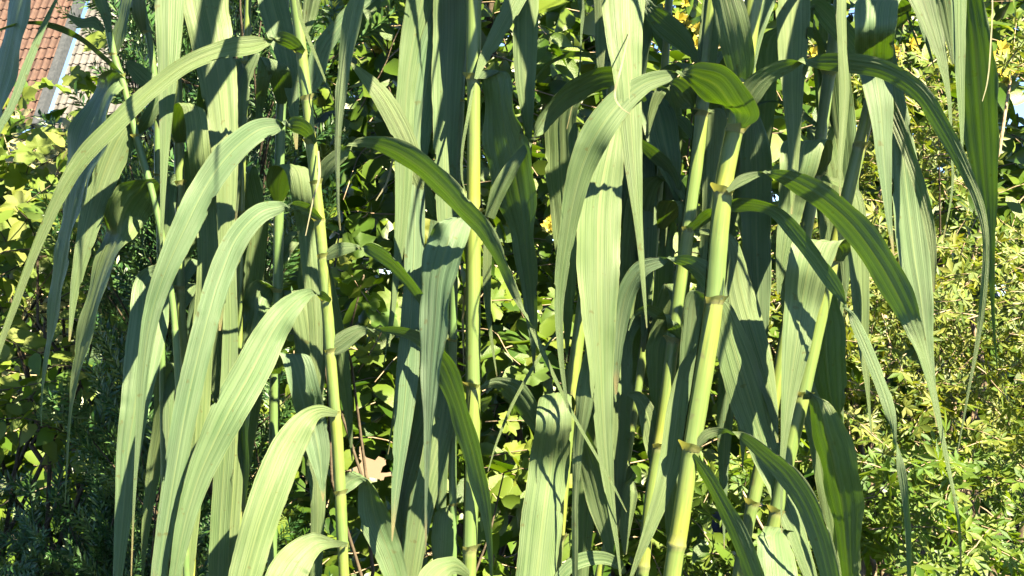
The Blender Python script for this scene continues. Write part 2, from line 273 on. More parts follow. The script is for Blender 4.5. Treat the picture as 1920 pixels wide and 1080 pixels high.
# leaves: cane, (depth at base, at 40 %, at tip) cm, default tilt, stations (x, y, width[, tilt[, cross angle]])
LEAVES = [
 # --- far left
 ('S12', (4, -2, -12), 36, [(150, -60, 30), (80, -70, 60), (45, -20, 68), (15, 110, 68), (-20, 250, 60), (-50, 380, 30), (-60, 480, 4)]),
 ('S12', (-4, 8, 12), -20, [(140, -70, 8), (105, 0, 5), (85, 42, 9), (55, 112, 15), (25, 192, 14), (-2, 242, 12), (-30, 310, 4)]),
 ('S12', (-6, -2, 2), 50, [(230, 143, 8), (195, 108, 11), (155, 75, 12), (111, 53, 11), (70, 43, 6), (36, 45, 4), (0, 56, 3), (-30, 70, 1)]),
 ('S12', (-4, -10, -22), 38, [(226, 140, 22), (196, 170, 76), (166, 250, 96), (142, 350, 70), (121, 450, 48), (106, 540, 34), (92, 640, 20), (80, 720, 9), (77, 800, 2)]),
 ('S12', (-7, -6, -4), -12, [(250, 225, 16), (222, 262, 58), (197, 320, 56), (181, 370, 48), (165, 430, 38), (149, 500, 24), (138, 560, 14), (130, 640, 3)]),
 ('S12', (-6, -10, -20), 34, [(296, 342, 16), (254, 372, 68), (218, 440, 66), (196, 490, 60), (175, 560, 45), (155, 640, 32), (142, 700, 20), (133, 760, 11), (127, 840, 6), (122, 945, 1.5)]),
 ('S12', (-6, -8, -12), -5, [(195, 58, 8), (175, 42, 24), (150, 42, 18), (122, 25, 2)]),
 ('S12', (-6, -6, -8), 30, [(215, 106, 8), (222, 70, 38), (232, 30, 36), (240, -15, 32), (262, -90, 20), (300, -120, 4)]),
 ('S12', (-5, -4, -4), -15, [(205, 60, 8), (199, 30, 18), (189, 0, 22), (172, -60, 20), (150, -140, 4)]),
 ('S13', (-16, -14, -14), 0, [(238, 116, 10), (260, 136, 34), (283, 160, 32), (300, 195, 18), (308, 230, 3)]),
 ('S13', (-14, -10, -10), 0, [(256, 254, 5), (275, 226, 26), (294, 196, 24), (312, 168, 10), (330, 150, 2)]),
 ('S13', (-16, -12, -12), 30, [(268, 60, 10), (258, 10, 34), (258, -60, 30), (276, -130, 6)]),
 # --- left hanging group
 ('S11', (-12, 2, 6), -8, [(318, -20, 56), (317, 60, 48), (315, 140, 36), (311, 220, 24), (308, 300, 15), (305, 380, 9), (302, 495, 3)]),
 ('S10', (-20, -11, -3), -16, [(383, -20, 86), (395, 60, 78), (408, 140, 70), (417, 230, 56), (424, 320, 42), (424, 420, 30), (420, 520, 18), (412, 620, 4)]),
 ('S18', (-22, -14, -12), -8, [(450, 395, 10), (436, 420, 24), (430, 500, 26), (432, 600, 27), (430, 700, 31), (425, 800, 35), (418, 900, 36), (412, 1000, 36), (408, 1090, 34), (402, 1200, 12)]),
 ('S11', (-18, -11, -10), -8, [(338, 268, 18, 0, 0, 1), (336, 232, 40, 0, 0, 4), (346, 202, 44, 0, 0, 7), (364, 208, 42, 0, 8, 8), (375, 300, 42, -8, 5, 8), (384, 380, 40), (389, 460, 37), (386, 540, 36), (379, 640, 41), (372, 740, 45), (365, 850, 45), (355, 960, 40), (345, 1080, 34), (338, 1180, 10)]),
 ('S11', (-18, -4, 0), -6, [(334, 545, 14), (306, 518, 44), (285, 525, 60, 10), (279, 600, 72), (266, 680, 66), (253, 760, 52), (242, 840, 46), (234, 930, 35), (226, 1020, 25), (220, 1090, 17), (214, 1170, 4)]),
 ('S11', (-18, -13, -12), 0, [(345, 706, 12), (326, 706, 22), (318, 760, 24), (316, 840, 20), (319, 920, 14), (324, 1000, 4)]),
 ('S11', (-18, -14, -14), 0, [(337, 348, 10), (330, 338, 24), (318, 352, 30), (312, 420, 26), (309, 500, 16), (308, 580, 4)]),
 ('S18', (-22, -18, -16), -8, [(448, 690, 10), (444, 780, 30), (440, 880, 32), (433, 980, 34), (426, 1090, 30), (420, 1180, 8)]),
 ('S18', (-22, -20, -20), 25, [(462, 116, 14), (476, 100, 30), (452, 160, 42), (444, 240, 38), (440, 330, 30), (438, 420, 12)]),
 # --- slender cane: leaves arching to the left
 ('S1', (1, 8, 9), -14, [(570, 98, -10, 50), (552, 82, -24, 58), (526, 72, -20, 50), (497, 80, 18, -10), (470, 85, 36), (420, 92, 36), (350, 120, 32), (280, 172, 34), (205, 243, 38), (150, 302, 33), (108, 375, 22), (62, 480, 16), (28, 572, 13), (0, 650, 10), (-30, 760, 3)]),
 ('S1', (1, 9, 8), -14, [(592, 268, -10, 50), (572, 240, -28, 58), (547, 234, -24, 50), (520, 236, 26, -10), (480, 246, 46), (430, 288, 54), (388, 345, 56), (348, 425, 50), (312, 505, 40), (288, 575, 32), (275, 640, 26), (266, 720, 20), (261, 800, 12), (255, 880, 7), (250, 970, 4), (246, 1080, 2)]),
 ('S1', (1, 10, 12), -12, [(603, 412, -8, 50), (580, 395, -20, 58), (552, 386, -16, 50), (526, 388, 22, -10), (485, 402, 40), (443, 450, 46), (412, 520, 46), (388, 600, 44), (368, 680, 46), (348, 770, 46), (332, 860, 42), (317, 950, 37), (306, 1020, 32), (297, 1085, 28), (286, 1190, 8)]),
 ('S1', (1, 11, 14), -14, [(620, 564, -8, 40), (603, 553, -16, 50), (585, 549, 14, -10), (562, 560, 34), (530, 592, 52), (500, 640, 62), (468, 702, 68), (430, 770, 66), (396, 840, 56), (371, 900, 46), (350, 970, 36), (335, 1040, 26), (326, 1095, 20), (316, 1170, 5)]),
 ('S1', (1, 10, 14), -14, [(632, 776, 10), (600, 771, 24), (572, 790, 46), (540, 840, 62), (515, 900, 68), (490, 970, 67), (470, 1040, 62), (455, 1100, 56), (440, 1190, 24), (432, 1250, 4)]),
 ('S1', (1, 10, 14), -14, [(652, 1022, 8), (622, 1018, 18), (592, 1018, 40), (560, 1044, 64), (537, 1080, 74), (516, 1130, 66), (500, 1200, 40), (490, 1270, 5)]),
 # --- slender cane: leaves arching to the right
 ('S1', (0, 8, 6), 38, [(598, 345, -14, -20), (614, 312, -30, -20), (642, 288, -26, -20), (668, 268, 14, 20), (722, 272, 26), (780, 302, 40), (830, 345, 43), (870, 390, 39), (908, 430, 28), (940, 490, 20), (970, 560, 14, 20), (1000, 622, -9, -20), (1040, 708, -7, -20), (1080, 788, -6, -20), (1140, 892, -5, -20), (1175, 960, -2, -20)]),
 ('S1', (0, 4, -2), 40, [(604, 484, -14, -20), (635, 468, -26, -20), (664, 464, -14, -20), (692, 466, 18), (735, 495, 26), (775, 540, 22), (805, 590, 18), (828, 650, 10), (840, 720, 3)]),
 ('S1', (0, 3, 0), 36, [(612, 664, -12, -20), (636, 645, -36, -20), (676, 620, -22, -20), (715, 618, 10), (760, 624, 18), (800, 646, 28), (832, 690, 44), (858, 760, 46), (884, 850, 40), (904, 930, 26), (916, 1000, 15), (922, 1085, 6), (926, 1150, 2)]),
 ('S1', (0, -3, -3), 16, [(636, 928, -12, -20), (652, 906, -30, -20), (672, 894, -34, -10, 210), (688, 908, 50, 30, 20), (702, 970, 62), (728, 1035, 52, 0), (746, 1090, 42, -10), (768, 1180, 10)]),
 ('S1', (0, -2, -4), 10, [(568, 187, -12, 0), (588, 150, -34, 10), (602, 96, -36, 0), (630, 55, -32, -15), (660, 20, -28, -15), (700, -14, -26), (750, -50, -22), (800, -30, -6)]),
 ('S1', (0, 6, 8), 26, [(600, -70, 20), (670, -40, 44), (664, 20, 42), (650, 90, 30), (638, 190, 20), (633, 290, 11), (634, 380, 7), (638, 432, 2)]),
 ('S1', (0, 3, 3), 0, [(556, -30, 6), (562, 25, 7), (575, 65, 7), (592, 105, 6), (610, 150, 4), (626, 188, 2)]),
 ('S1', (0, -2, -6), 20, [(572, 66, 8), (580, 32, 28), (590, -15, 38), (612, -90, 30), (640, -130, 4)]),
 # --- shaded cane with folded leaf bases
 ('S10', (-24, -20, -22), 0, [(528, 194, 18, 0, 0, 1), (528, 162, 40, 0, 0, 4), (522, 132, 42, 0, 0, 7), (505, 112, 38, 0, 10, 7), (494, 150, 26, 0, 5, 6), (486, 210, 14), (482, 270, 3)]),
 ('S10', (-24, -14, -12), -4, [(522, 378, 18, 0, 0, 1), (523, 345, 48, 0, 0, 4), (535, 314, 56, 0, 0, 7), (558, 322, 48, -10, 5, 8), (568, 370, 44, -8, 5, 8), (576, 430, 37), (583, 500, 34), (590, 580, 27), (593, 660, 24), (591, 740, 15), (586, 810, 4)]),
 ('S10', (-24, -14, -12), -4, [(516, 700, 18, 0, 0, 1), (516, 680, 38, 0, 0, 4), (530, 662, 52, 0, 0, 7), (554, 668, 56, -10, 5, 8), (572, 730, 58, -8, 5, 8), (586, 790, 52), (598, 850, 42), (604, 905, 14), (606, 940, 2)]),
 ('S10', (-24, -18, -18), 4, [(514, 878, 10), (560, 840, 30), (590, 860, 36), (596, 930, 29), (595, 1000, 25), (592, 1090, 20), (590, 1180, 4)]),
 ('S10', (-24, -18, -18), 34, [(520, 548, 14), (496, 540, 40), (474, 590, 56), (459, 680, 50), (452, 770, 42), (455, 860, 30), (458, 960, 10)]),
 ('S10', (-24, -18, -16), -10, [(506, -30, 52), (520, 40, 52), (535, 95, 42), (546, 155, 30), (552, 220, 16), (556, 280, 4)]),
 # --- middle hanging blades
 ('S14', (-13, -8, 0), -18, [(795, -30, 54), (776, 60, 45), (763, 150, 36), (757, 240, 34), (757, 330, 32), (752, 420, 24), (743, 520, 12), (736, 600, 5), (730, 650, 2)]),
 ('S14', (-13, -8, 2), -12, [(838, -10, 40), (815, 80, 53), (800, 160, 55), (786, 250, 43), (778, 330, 36), (778, 420, 38), (775, 520, 35), (769, 620, 37), (764, 700, 42), (756, 790, 34), (746, 880, 22), (739, 960, 10), (735, 1015, 2)]),
 ('S2', (-12, -9, -3), -20, [(843, -30, 60), (842, 60, 58), (838, 150, 55), (836, 240, 48), (835, 320, 42), (838, 400, 36), (836, 500, 26), (832, 600, 8)]),
 ('S14', (-13, -6, -4), -6, [(852, 420, 12), (812, 390, 24), (784, 330, 30), (764, 272, 38), (742, 225, 40), (715, 180, 36), (685, 145, 22), (655, 116, 3)]),
 ('S2', (-2, 7, 10), 29, [(905, 404, 14, 20, -20), (893, 402, 40, 30, -25), (860, 410, 62, -20, -8), (838, 455, 74), (820, 520, 70), (814, 600, 58), (808, 680, 41), (804, 760, 25), (801, 860, 12), (799, 950, 6), (798, 1040, 2)]),
 ('S2', (0, -2, -6), 38, [(900, 148, 16, 0, 0), (928, 138, 52, 20, 0), (938, 230, 72), (960, 330, 73), (978, 430, 56), (991, 530, 35), (998, 610, 16), (1002, 700, 3)]),
 ('S2', (-12, -12, -6), -6, [(985, -30, 50), (985, 60, 48), (985, 140, 40), (988, 200, 27), (992, 260, 11), (996, 335, 3)]),
 ('S2', (2, -3, -9), 0, [(892, 148, -6), (906, 112, -18), (924, 80, -27), (946, 38, -33), (972, -12, -38), (1010, -80, -34), (1060, -110, -14), (1090, -90, -3)]),
 ('S2', (0, 2, -4), 40, [(918, 408, -20, -20), (936, 355, -28, -25), (966, 304, -24, -25), (993, 268, -10, 0), (1010, 245, 20, 30), (1032, 214, 38), (1062, 182, 42), (1100, 160, 40), (1135, 146, 36), (1180, 150, 24), (1210, 190, 5)]),
 ('S2', (-2, -5, -8), -6, [(900, 404, 8), (914, 430, 15), (913, 520, 16), (915, 580, 11), (922, 640, 6), (932, 706, 2)]),
 ('S2', (-2, -6, -8), 26, [(898, 728, 8), (930, 718, 22), (965, 735, 44), (995, 775, 36), (1012, 815, 14), (1018, 850, 3)]),
 ('S2', (0, 3, 3), 0, [(888, 158, 5), (877, 220, 6), (867, 280, 5), (866, 330, 4), (873, 362, 1.5)]),
 ('S14', (-13, -9, -8), -6, [(852, 690, 14), (838, 700, 36), (828, 790, 50), (808, 885, 46), (787, 980, 40), (770, 1090, 30), (758, 1190, 6)]),
 ('S14', (-13, -10, -10), 24, [(846, 950, 12), (833, 968, 34), (830, 1010, 39), (828, 1060, 35), (826, 1140, 12)]),
 ('S14', (-13, -9, -8), -10, [(850, 640, 8), (790, 600, 14), (756, 640, 14), (748, 700, 10), (738, 780, 5), (727, 852, 2)]),
 ('S14', (-13, -8, -8), 0, [(852, 420, 6), (760, 400, 10), (748, 450, 10), (740, 520, 9), (732, 600, 6), (720, 682, 2)]),
 ('S2', (-2, 8, 12), -20, [(884, 1080, 10), (850, 1060, 32), (815, 1084, 56), (796, 1130, 40), (786, 1190, 5)]),
 # --- right of the middle
 ('S7', (0, 14, 17), -8, [(1168, -20, 84), (1170, 60, 72), (1176, 140, 57), (1180, 200, 47), (1185, 270, 38), (1192, 360, 26), (1200, 450, 14), (1207, 540, 8), (1213, 615, 2)]),
 ('S7', (-6, 4, 5), -10, [(1146, 205, 12), (1153, 232, 30), (1140, 290, 60), (1125, 380, 84), (1122, 480, 81), (1123, 580, 67), (1127, 680, 50), (1131, 780, 37), (1138, 880, 25), (1148, 960, 14), (1158, 1030, 7), (1165, 1095, 3)]),
 ('S3', (6, 13, 8), -12, [(1384, 240, 24, 20, 5), (1388, 205, 60, 45, 25), (1352, 164, -64, 50), (1312, 142, -44, 45), (1282, 138, -16, 30), (1255, 142, 22, -10), (1210, 156, 36), (1165, 190, 50), (1125, 240, 58), (1096, 300, 53), (1076, 370, 41), (1062, 450, 31), (1052, 520, 24), (1048, 590, 16), (1053, 680, 10), (1064, 765, 4)]),
 ('S6', (-9, -4, -6), 30, [(1310, 214, 12), (1286, 186, -36), (1262, 160, -24), (1240, 170, 20, 0), (1224, 205, 16, 0), (1212, 260, 5)]),
 ('S8', (-26, -14, -14), -6, [(1243, 180, 12), (1222, 176, 38), (1235, 222, 66), (1248, 280, 57), (1262, 335, 30), (1274, 385, 6)]),
 ('S6', (-9, -12, -14), 34, [(1200, 268, 14), (1225, 288, 20), (1250, 312, 20), (1266, 340, 16), (1274, 380, 5)]),
 ('S8', (-26, -20, -20), 34, [(1240, 428, 16, 0, 0, 1), (1254, 400, 46, 0, 0, 4), (1266, 376, 54, 0, 0, 7), (1288, 384, 38, -5, 8, 8), (1286, 440, 30, -5, 5, 8), (1282, 520, 22), (1278, 600, 6)]),
 ('S8', (-26, -22, -22), -8, [(1238, 300, 10), (1216, 296, 24), (1218, 370, 29), (1217, 450, 28), (1212, 560, 22), (1206, 660, 6)]),
 ('S3', (6, 1, -6), -10, [(1346, 564, -18, 30), (1336, 528, -36, 50), (1300, 496, -30, 50), (1268, 487, -14, 30), (1240, 490, 18, -10), (1202, 505, 32), (1177, 545, 36), (1164, 600, 30), (1157, 670, 18), (1155, 740, 4)]),
 ('S3', (7, 10, 12), 34, [(1364, 358, -8, -20), (1390, 338, -20, -20), (1424, 326, -10, 0), (1450, 326, 16), (1492, 340, 32), (1545, 372, 40), (1600, 422, 44), (1650, 490, 47), (1690, 562, 42), (1716, 622, 32, 15), (1736, 682, 20, -10), (1755, 760, 13, -10), (1775, 860, 9, -10), (1797, 975, 5), (1802, 1070, 2)]),
 ('S4', (-5, 0, 2), 0, [(1665, 62, 16), (1676, 150, 28), (1688, 250, 46), (1703, 380, 60), (1715, 480, 62), (1727, 560, 46), (1737, 640, 28), (1748, 720, 14), (1757, 800, 4)]),
 ('S6', (-8, 8, 10), 34, [(1290, 432, -14), (1330, 402, -24), (1372, 386, 22), (1420, 386, 22), (1460, 402, 22), (1502, 450, 24), (1540, 500, 24), (1572, 548, 20), (1602, 602, -18, -15), (1640, 690, -24, -15), (1668, 770, -22, -10), (1688, 870, 14, 20), (1701, 970, 9), (1705, 1085, 6), (1706, 1160, 2)]),
 ('S3', (6, 12, 14), 28, [(1393, 205, -30, -10), (1412, 168, -44, 0), (1442, 140, -34, 10), (1480, 124, -24, 20), (1535, 116, 26), (1590, 118, 30), (1660, 132, 30), (1722, 172, 30), (1768, 240, 28), (1810, 320, 20), (1838, 390, 14), (1849, 460, 11), (1843, 560, 11), (1833, 640, 7), (1815, 740, 4), (1795, 850, 2)]),
 ('S5', (-14, 0, 2), -6, [(1488, -20, 68), (1487, 60, 63), (1486, 140, 47), (1487, 200, 36), (1489, 270, 24), (1488, 340, 14), (1484, 402, 3)]),
 ('S4', (2, 16, 17), -10, [(1578, -20, 22), (1579, 80, 18), (1583, 160, 20), (1581, 230, 16), (1576, 300, 10), (1575, 368, 2)]),
 ('S4', (-5, 1, 4), -4, [(1668, 62, 14, 0, 0, 1), (1686, 34, 38, 0, 0, 3), (1670, 4, 74, 0, 0, 7), (1646, 2, 82, 0, 0, 9), (1641, 60, 78, -4, 0, 10), (1640, 120, 68), (1652, 205, 48), (1658, 300, 30), (1666, 400, 14), (1676, 480, 3)]),
 ('S4', (-4, 3, 5), -8, [(1574, 490, 14, 0, 0, 1), (1578, 470, 34, 0, 0, 2), (1558, 452, 66, 0, 3, 4), (1532, 454, 88, 0, 4, 5), (1516, 505, 84, -8, 8, 6), (1504, 570, 70), (1494, 640, 56), (1483, 720, 38), (1474, 790, 21), (1467, 870, 10), (1465, 960, 4), (1466, 1000, 1.5)]),
 ('S5', (-22, -10, -8), -8, [(1532, 328, 16, 0, 0, 1), (1542, 300, 34, 0, 0, 3), (1530, 266, 62, 0, 0, 6), (1508, 266, 80, 0, 0, 8), (1496, 320, 72, -8, 5, 9), (1483, 390, 50), (1473, 450, 36), (1464, 510, 18), (1458, 552, 3)]),
 ('S3', (0, -9, 0), -16, [(1344, 566, 16), (1352, 578, 42), (1366, 625, 62), (1386, 690, 74), (1411, 770, 70), (1441, 860, 57), (1475, 950, 43), (1508, 1045, 31), (1530, 1110, 20), (1560, 1200, 4)]),
 ('S6', (-9, -13, -6), -12, [(1300, 430, 10), (1368, 450, 20), (1386, 535, 50), (1406, 610, 54), (1430, 690, 42), (1448, 760, 22), (1458, 830, 4)]),
 ('S6', (-9, -17, -18), 6, [(1312, 214, 12), (1400, 215, 34), (1416, 280, 56), (1418, 360, 57), (1418, 440, 54), (1421, 520, 50), (1425, 610, 32), (1430, 700, 6)]),
 ('S6', (-9, -13, -16), 0, [(1314, 214, 10), (1340, 216, 40), (1339, 300, 42), (1336, 400, 40), (1328, 500, 38), (1318, 600, 30), (1310, 700, 8)]),
 ('S3', (0, -6, -6), -4, [(1336, 566, 12), (1306, 556, 34), (1295, 630, 36), (1288, 710, 32), (1284, 790, 30), (1280, 870, 26), (1276, 960, 8)]),
 ('S3', (2, 3, 6), -10, [(1316, 640, 8), (1284, 690, 22), (1270, 770, 40), (1260, 850, 44), (1240, 930, 35), (1215, 1000, 22), (1195, 1050, 12), (1180, 1095, 5), (1166, 1160, 2)]),
 ('S3', (6, 8, 10), 30, [(1302, 840, -8, -10), (1326, 815, -20, -10), (1360, 808, -10), (1392, 818, 16), (1432, 850, 28), (1474, 888, 36), (1510, 940, 38), (1537, 1005, 36), (1558, 1085, 32), (1580, 1180, 10)]),
 ('S3', (6, 6, 6), 32, [(1298, 852, 10), (1324, 888, 24), (1356, 944, 28), (1386, 1004, 30), (1412, 1070, 32), (1436, 1150, 20), (1450, 1220, 3)]),
 ('S4', (0, 0, -8), 40, [(1506, 744, -10), (1532, 744, 38, 20, 25), (1556, 808, 56), (1575, 880, 58), (1588, 960, 44), (1593, 1040, 32), (1596, 1095, 28), (1600, 1190, 5)]),
 ('S5', (-22, -20, -20), 36, [(1494, 522, 10), (1540, 530, 26), (1551, 600, 46), (1553, 660, 54), (1559, 730, 44), (1567, 790, 24), (1570, 900, 12), (1568, 1000, 9), (1560, 1090, 5)]),
 ('S5', (-22, -14, -14), -4, [(1536, 330, 10), (1600, 360, 22), (1608, 440, 40), (1613, 540, 36), (1618, 640, 22), (1626, 720, 10), (1634, 818, 2)]),
 ('S4', (2, 0, -10), 38, [(1740, -130, 30), (1790, -80, 40), (1812, -20, 38), (1825, 60, 42), (1832, 140, 50), (1838, 220, 49), (1844, 300, 40), (1851, 380, 26), (1857, 460, 14), (1860, 540, 8), (1864, 620, 4), (1870, 692, 2)]),
 ('S4', (-4, 6, 8), -10, [(1740, -130, 20), (1780, -90, 30), (1796, -20, 34), (1798, 60, 27), (1800, 140, 19), (1803, 210, 12), (1804, 292, 3)]),
 ('S4', (-5, 7, 10), 10, [(1690, -80, 30), (1724, -20, 50), (1745, 40, 36), (1760, 90, 26), (1770, 130, 16), (1780, 190, 8), (1785, 280, 5), (1785, 360, 4), (1768, 452, 1.5)]),
 ('S4', (-5, 0, 0), 14, [(1720, -110, 26), (1766, -20, 42), (1780, 50, 26), (1788, 120, 5)]),
 ('S5', (-22, -4, 6), 26, [(1556, 140, -6), (1530, 60, -10), (1516, 20, 18), (1530, 8, 24), (1562, 40, 36), (1602, 88, 32), (1642, 152, 27), (1682, 232, 23), (1715, 320, 20), (1738, 400, 18), (1749, 470, 12), (1751, 548, 3)]),
 ('S4', (-4, 2, 2), 0, [(1688, -30, 6), (1700, 20, 5), (1714, 65, 4), (1727, 98, 1.5)]),
 ('S4', (-4, 3, 3), -10, [(1705, -30, 8), (1722, 30, 9), (1738, 80, 7), (1752, 128, 2)]),
 ('S4', (-5, 6, 10), -14, [(1447, 1002, 12, 0, 0), (1462, 992, 50, 30, 0), (1450, 1006, 70, -30, 2), (1456, 1055, 74), (1462, 1110, 70), (1468, 1200, 30), (1470, 1260, 3)]),
 ('S3', (5, 8, 6), 22, [(1392, 176, -14), (1388, 120, -50), (1375, 50, -58), (1358, -15, -50), (1330, -110, -34), (1290, -150, -5)]),
 ('S3', (4, 4, 2), -20, [(1394, 178, -20), (1405, 100, -34), (1420, 40, -40), (1440, -15, -44), (1480, -100, -34), (1540, -140, -5)]),
 ('S6', (-9, -7, -9), 18, [(1312, 212, -16), (1322, 140, -34), (1332, 40, -36), (1340, -40, -30), (1330, -120, -6)]),
 ('S8', (-26, -14, -14), 26, [(1200, -40, 16), (1212, 10, 22), (1240, 40, 38), (1276, 72, 37), (1300, 102, 18), (1309, 124, 3)]),
 ('S7', (-6, -8, -10), 20, [(1142, 205, -12), (1132, 120, -24), (1128, 20, -26), (1120, -60, -22), (1090, -110, -4)]),
 ('S7', (-6, -14, -20), 40, [(1146, 120, -8), (1120, 106, -9), (1075, 102, -8), (1035, 116, -6), (1005, 146, -4), (990, 180, -1.5)]),
 ('S7', (-6, -12, -14), 0, [(1110, -60, 10), (1090, -10, 14), (1092, 30, 8), (1090, 65, 4), (1085, 140, 3), (1063, 242, 1.5)]),
 ('S7', (-16, -18, -18), -10, [(1110, 440, 10), (1082, 330, 12), (1077, 265, 24), (1078, 230, 5)]),
 ('S7', (-5, 2, 5), -16, [(1069, 778, 14, 0, 0, 1), (1064, 756, 30, 0, 0, 3), (1046, 740, 54, 0, 0, 5), (1040, 756, 62, 0, 4, 7), (1038, 800, 67, -12, 4, 8), (1030, 870, 76), (1018, 960, 77), (1008, 1050, 75), (1002, 1110, 70), (990, 1220, 30), (986, 1280, 4)]),
 ('S7', (-4, 4, 6), 30, [(1112, 470, 10), (1118, 600, 14), (1104, 690, 30), (1094, 760, 30), (1085, 830, 22), (1080, 900, 15), (1078, 980, 12), (1078, 1085, 10), (1076, 1160, 2)]),
 ('S7', (-6, -8, -8), 22, [(1074, 770, 8), (1090, 810, 24), (1106, 870, 45), (1123, 940, 41), (1139, 1010, 22), (1152, 1068, 4)]),
 ('S8', (-26, -20, -20), -10, [(1218, 590, 10), (1174, 620, 36), (1164, 680, 46), (1163, 740, 46), (1160, 820, 42), (1158, 900, 30), (1156, 1000, 6)]),
 ('S6', (-10, -10, -10), 0, [(1240, 838, -8), (1234, 880, -24), (1226, 832, -36), (1214, 776, -34), (1196, 744, -22), (1176, 738, -6)]),
 ('S8', (-26, -22, -22), -14, [(1164, 930, 8), (1186, 880, 30), (1176, 920, 40), (1172, 980, 26), (1172, 1040, 6)]),
 ('S7', (-5, 2, 4), -4, [(1172, 1075, 8), (1160, 1058, 18), (1130, 1046, 24), (1086, 1052, 28), (1052, 1080, 22), (1030, 1130, 6)]),
 ('S2', (-4, 0, 2), -6, [(1046, 620, 3), (1012, 668, 6), (964, 752, 6), (932, 828, 4), (915, 884, 1.5)]),
 ('S6', (-9, -13, -16), 20, [(1270, 640, 10), (1250, 610, 26), (1235, 650, 44), (1232, 720, 30), (1230, 800, 8)]),
 ('S6', (-8, -4, -4), 34, [(1276, 640, -10), (1262, 612, -22), (1236, 590, 18), (1212, 580, 16), (1190, 590, 8), (1178, 620, 2)]),
]
DRY = [
 ('S1', (1, 3, 4), 0, [(597, 283, 3), (599, 330, 5), (588, 372, 3), (573, 442, 1.5)]),
 ('S14', (-12, -8, -8), 0, [(738, 292, 4), (726, 340, 4), (705, 376, 1.5)]),
 ('S2', (-4, -8, -8), 0, [(872, 540, 4), (868, 600, 5), (870, 692, 1.5)]),
 ('S7', (10, 19, 20), 0, [(1180, 60, 2), (1166, 120, 3.5), (1153, 175, 4), (1163, 200, 2.5), (1182, 214, 1.2)]),
 ('S4', (2, 12, 12), 0, [(1860, -20, 3), (1858, 80, 3), (1852, 150, 2.5), (1842, 190, 1.2)]),
]
def cane_path(key):
    d, w, pts, nodes, lab = CANES[key]; y = -d / 100
    pts = list(pts)
    dx = (pts[0][0] - pts[1][0]) / (pts[0][1] - pts[1][1]); x0, y0 = pts[0]
    up = [(x0 + dx * (q - y0) * 1.0, q) for q in (-1500, -1150, -850, -600, -400, -250) if q < y0 - 60]
    x1, y1 = pts[-1]; dx2 = (x1 - pts[-3][0]) / (y1 - pts[-3][1])
    s = K * (y - CAM_Y) / -CAM_Y; yg = 540 + CAM_Z / s
    dn = [(x1 + dx2 * (q - y1) * 0.8, q) for q in (1400, 1800, 2250, yg + 30)]
    return up + pts + dn, y
def cane_x(key, py):
    pts, y = cane_path(key)
    return float(np.interp(py, [p[1] for p in pts], [p[0] for p in pts]))
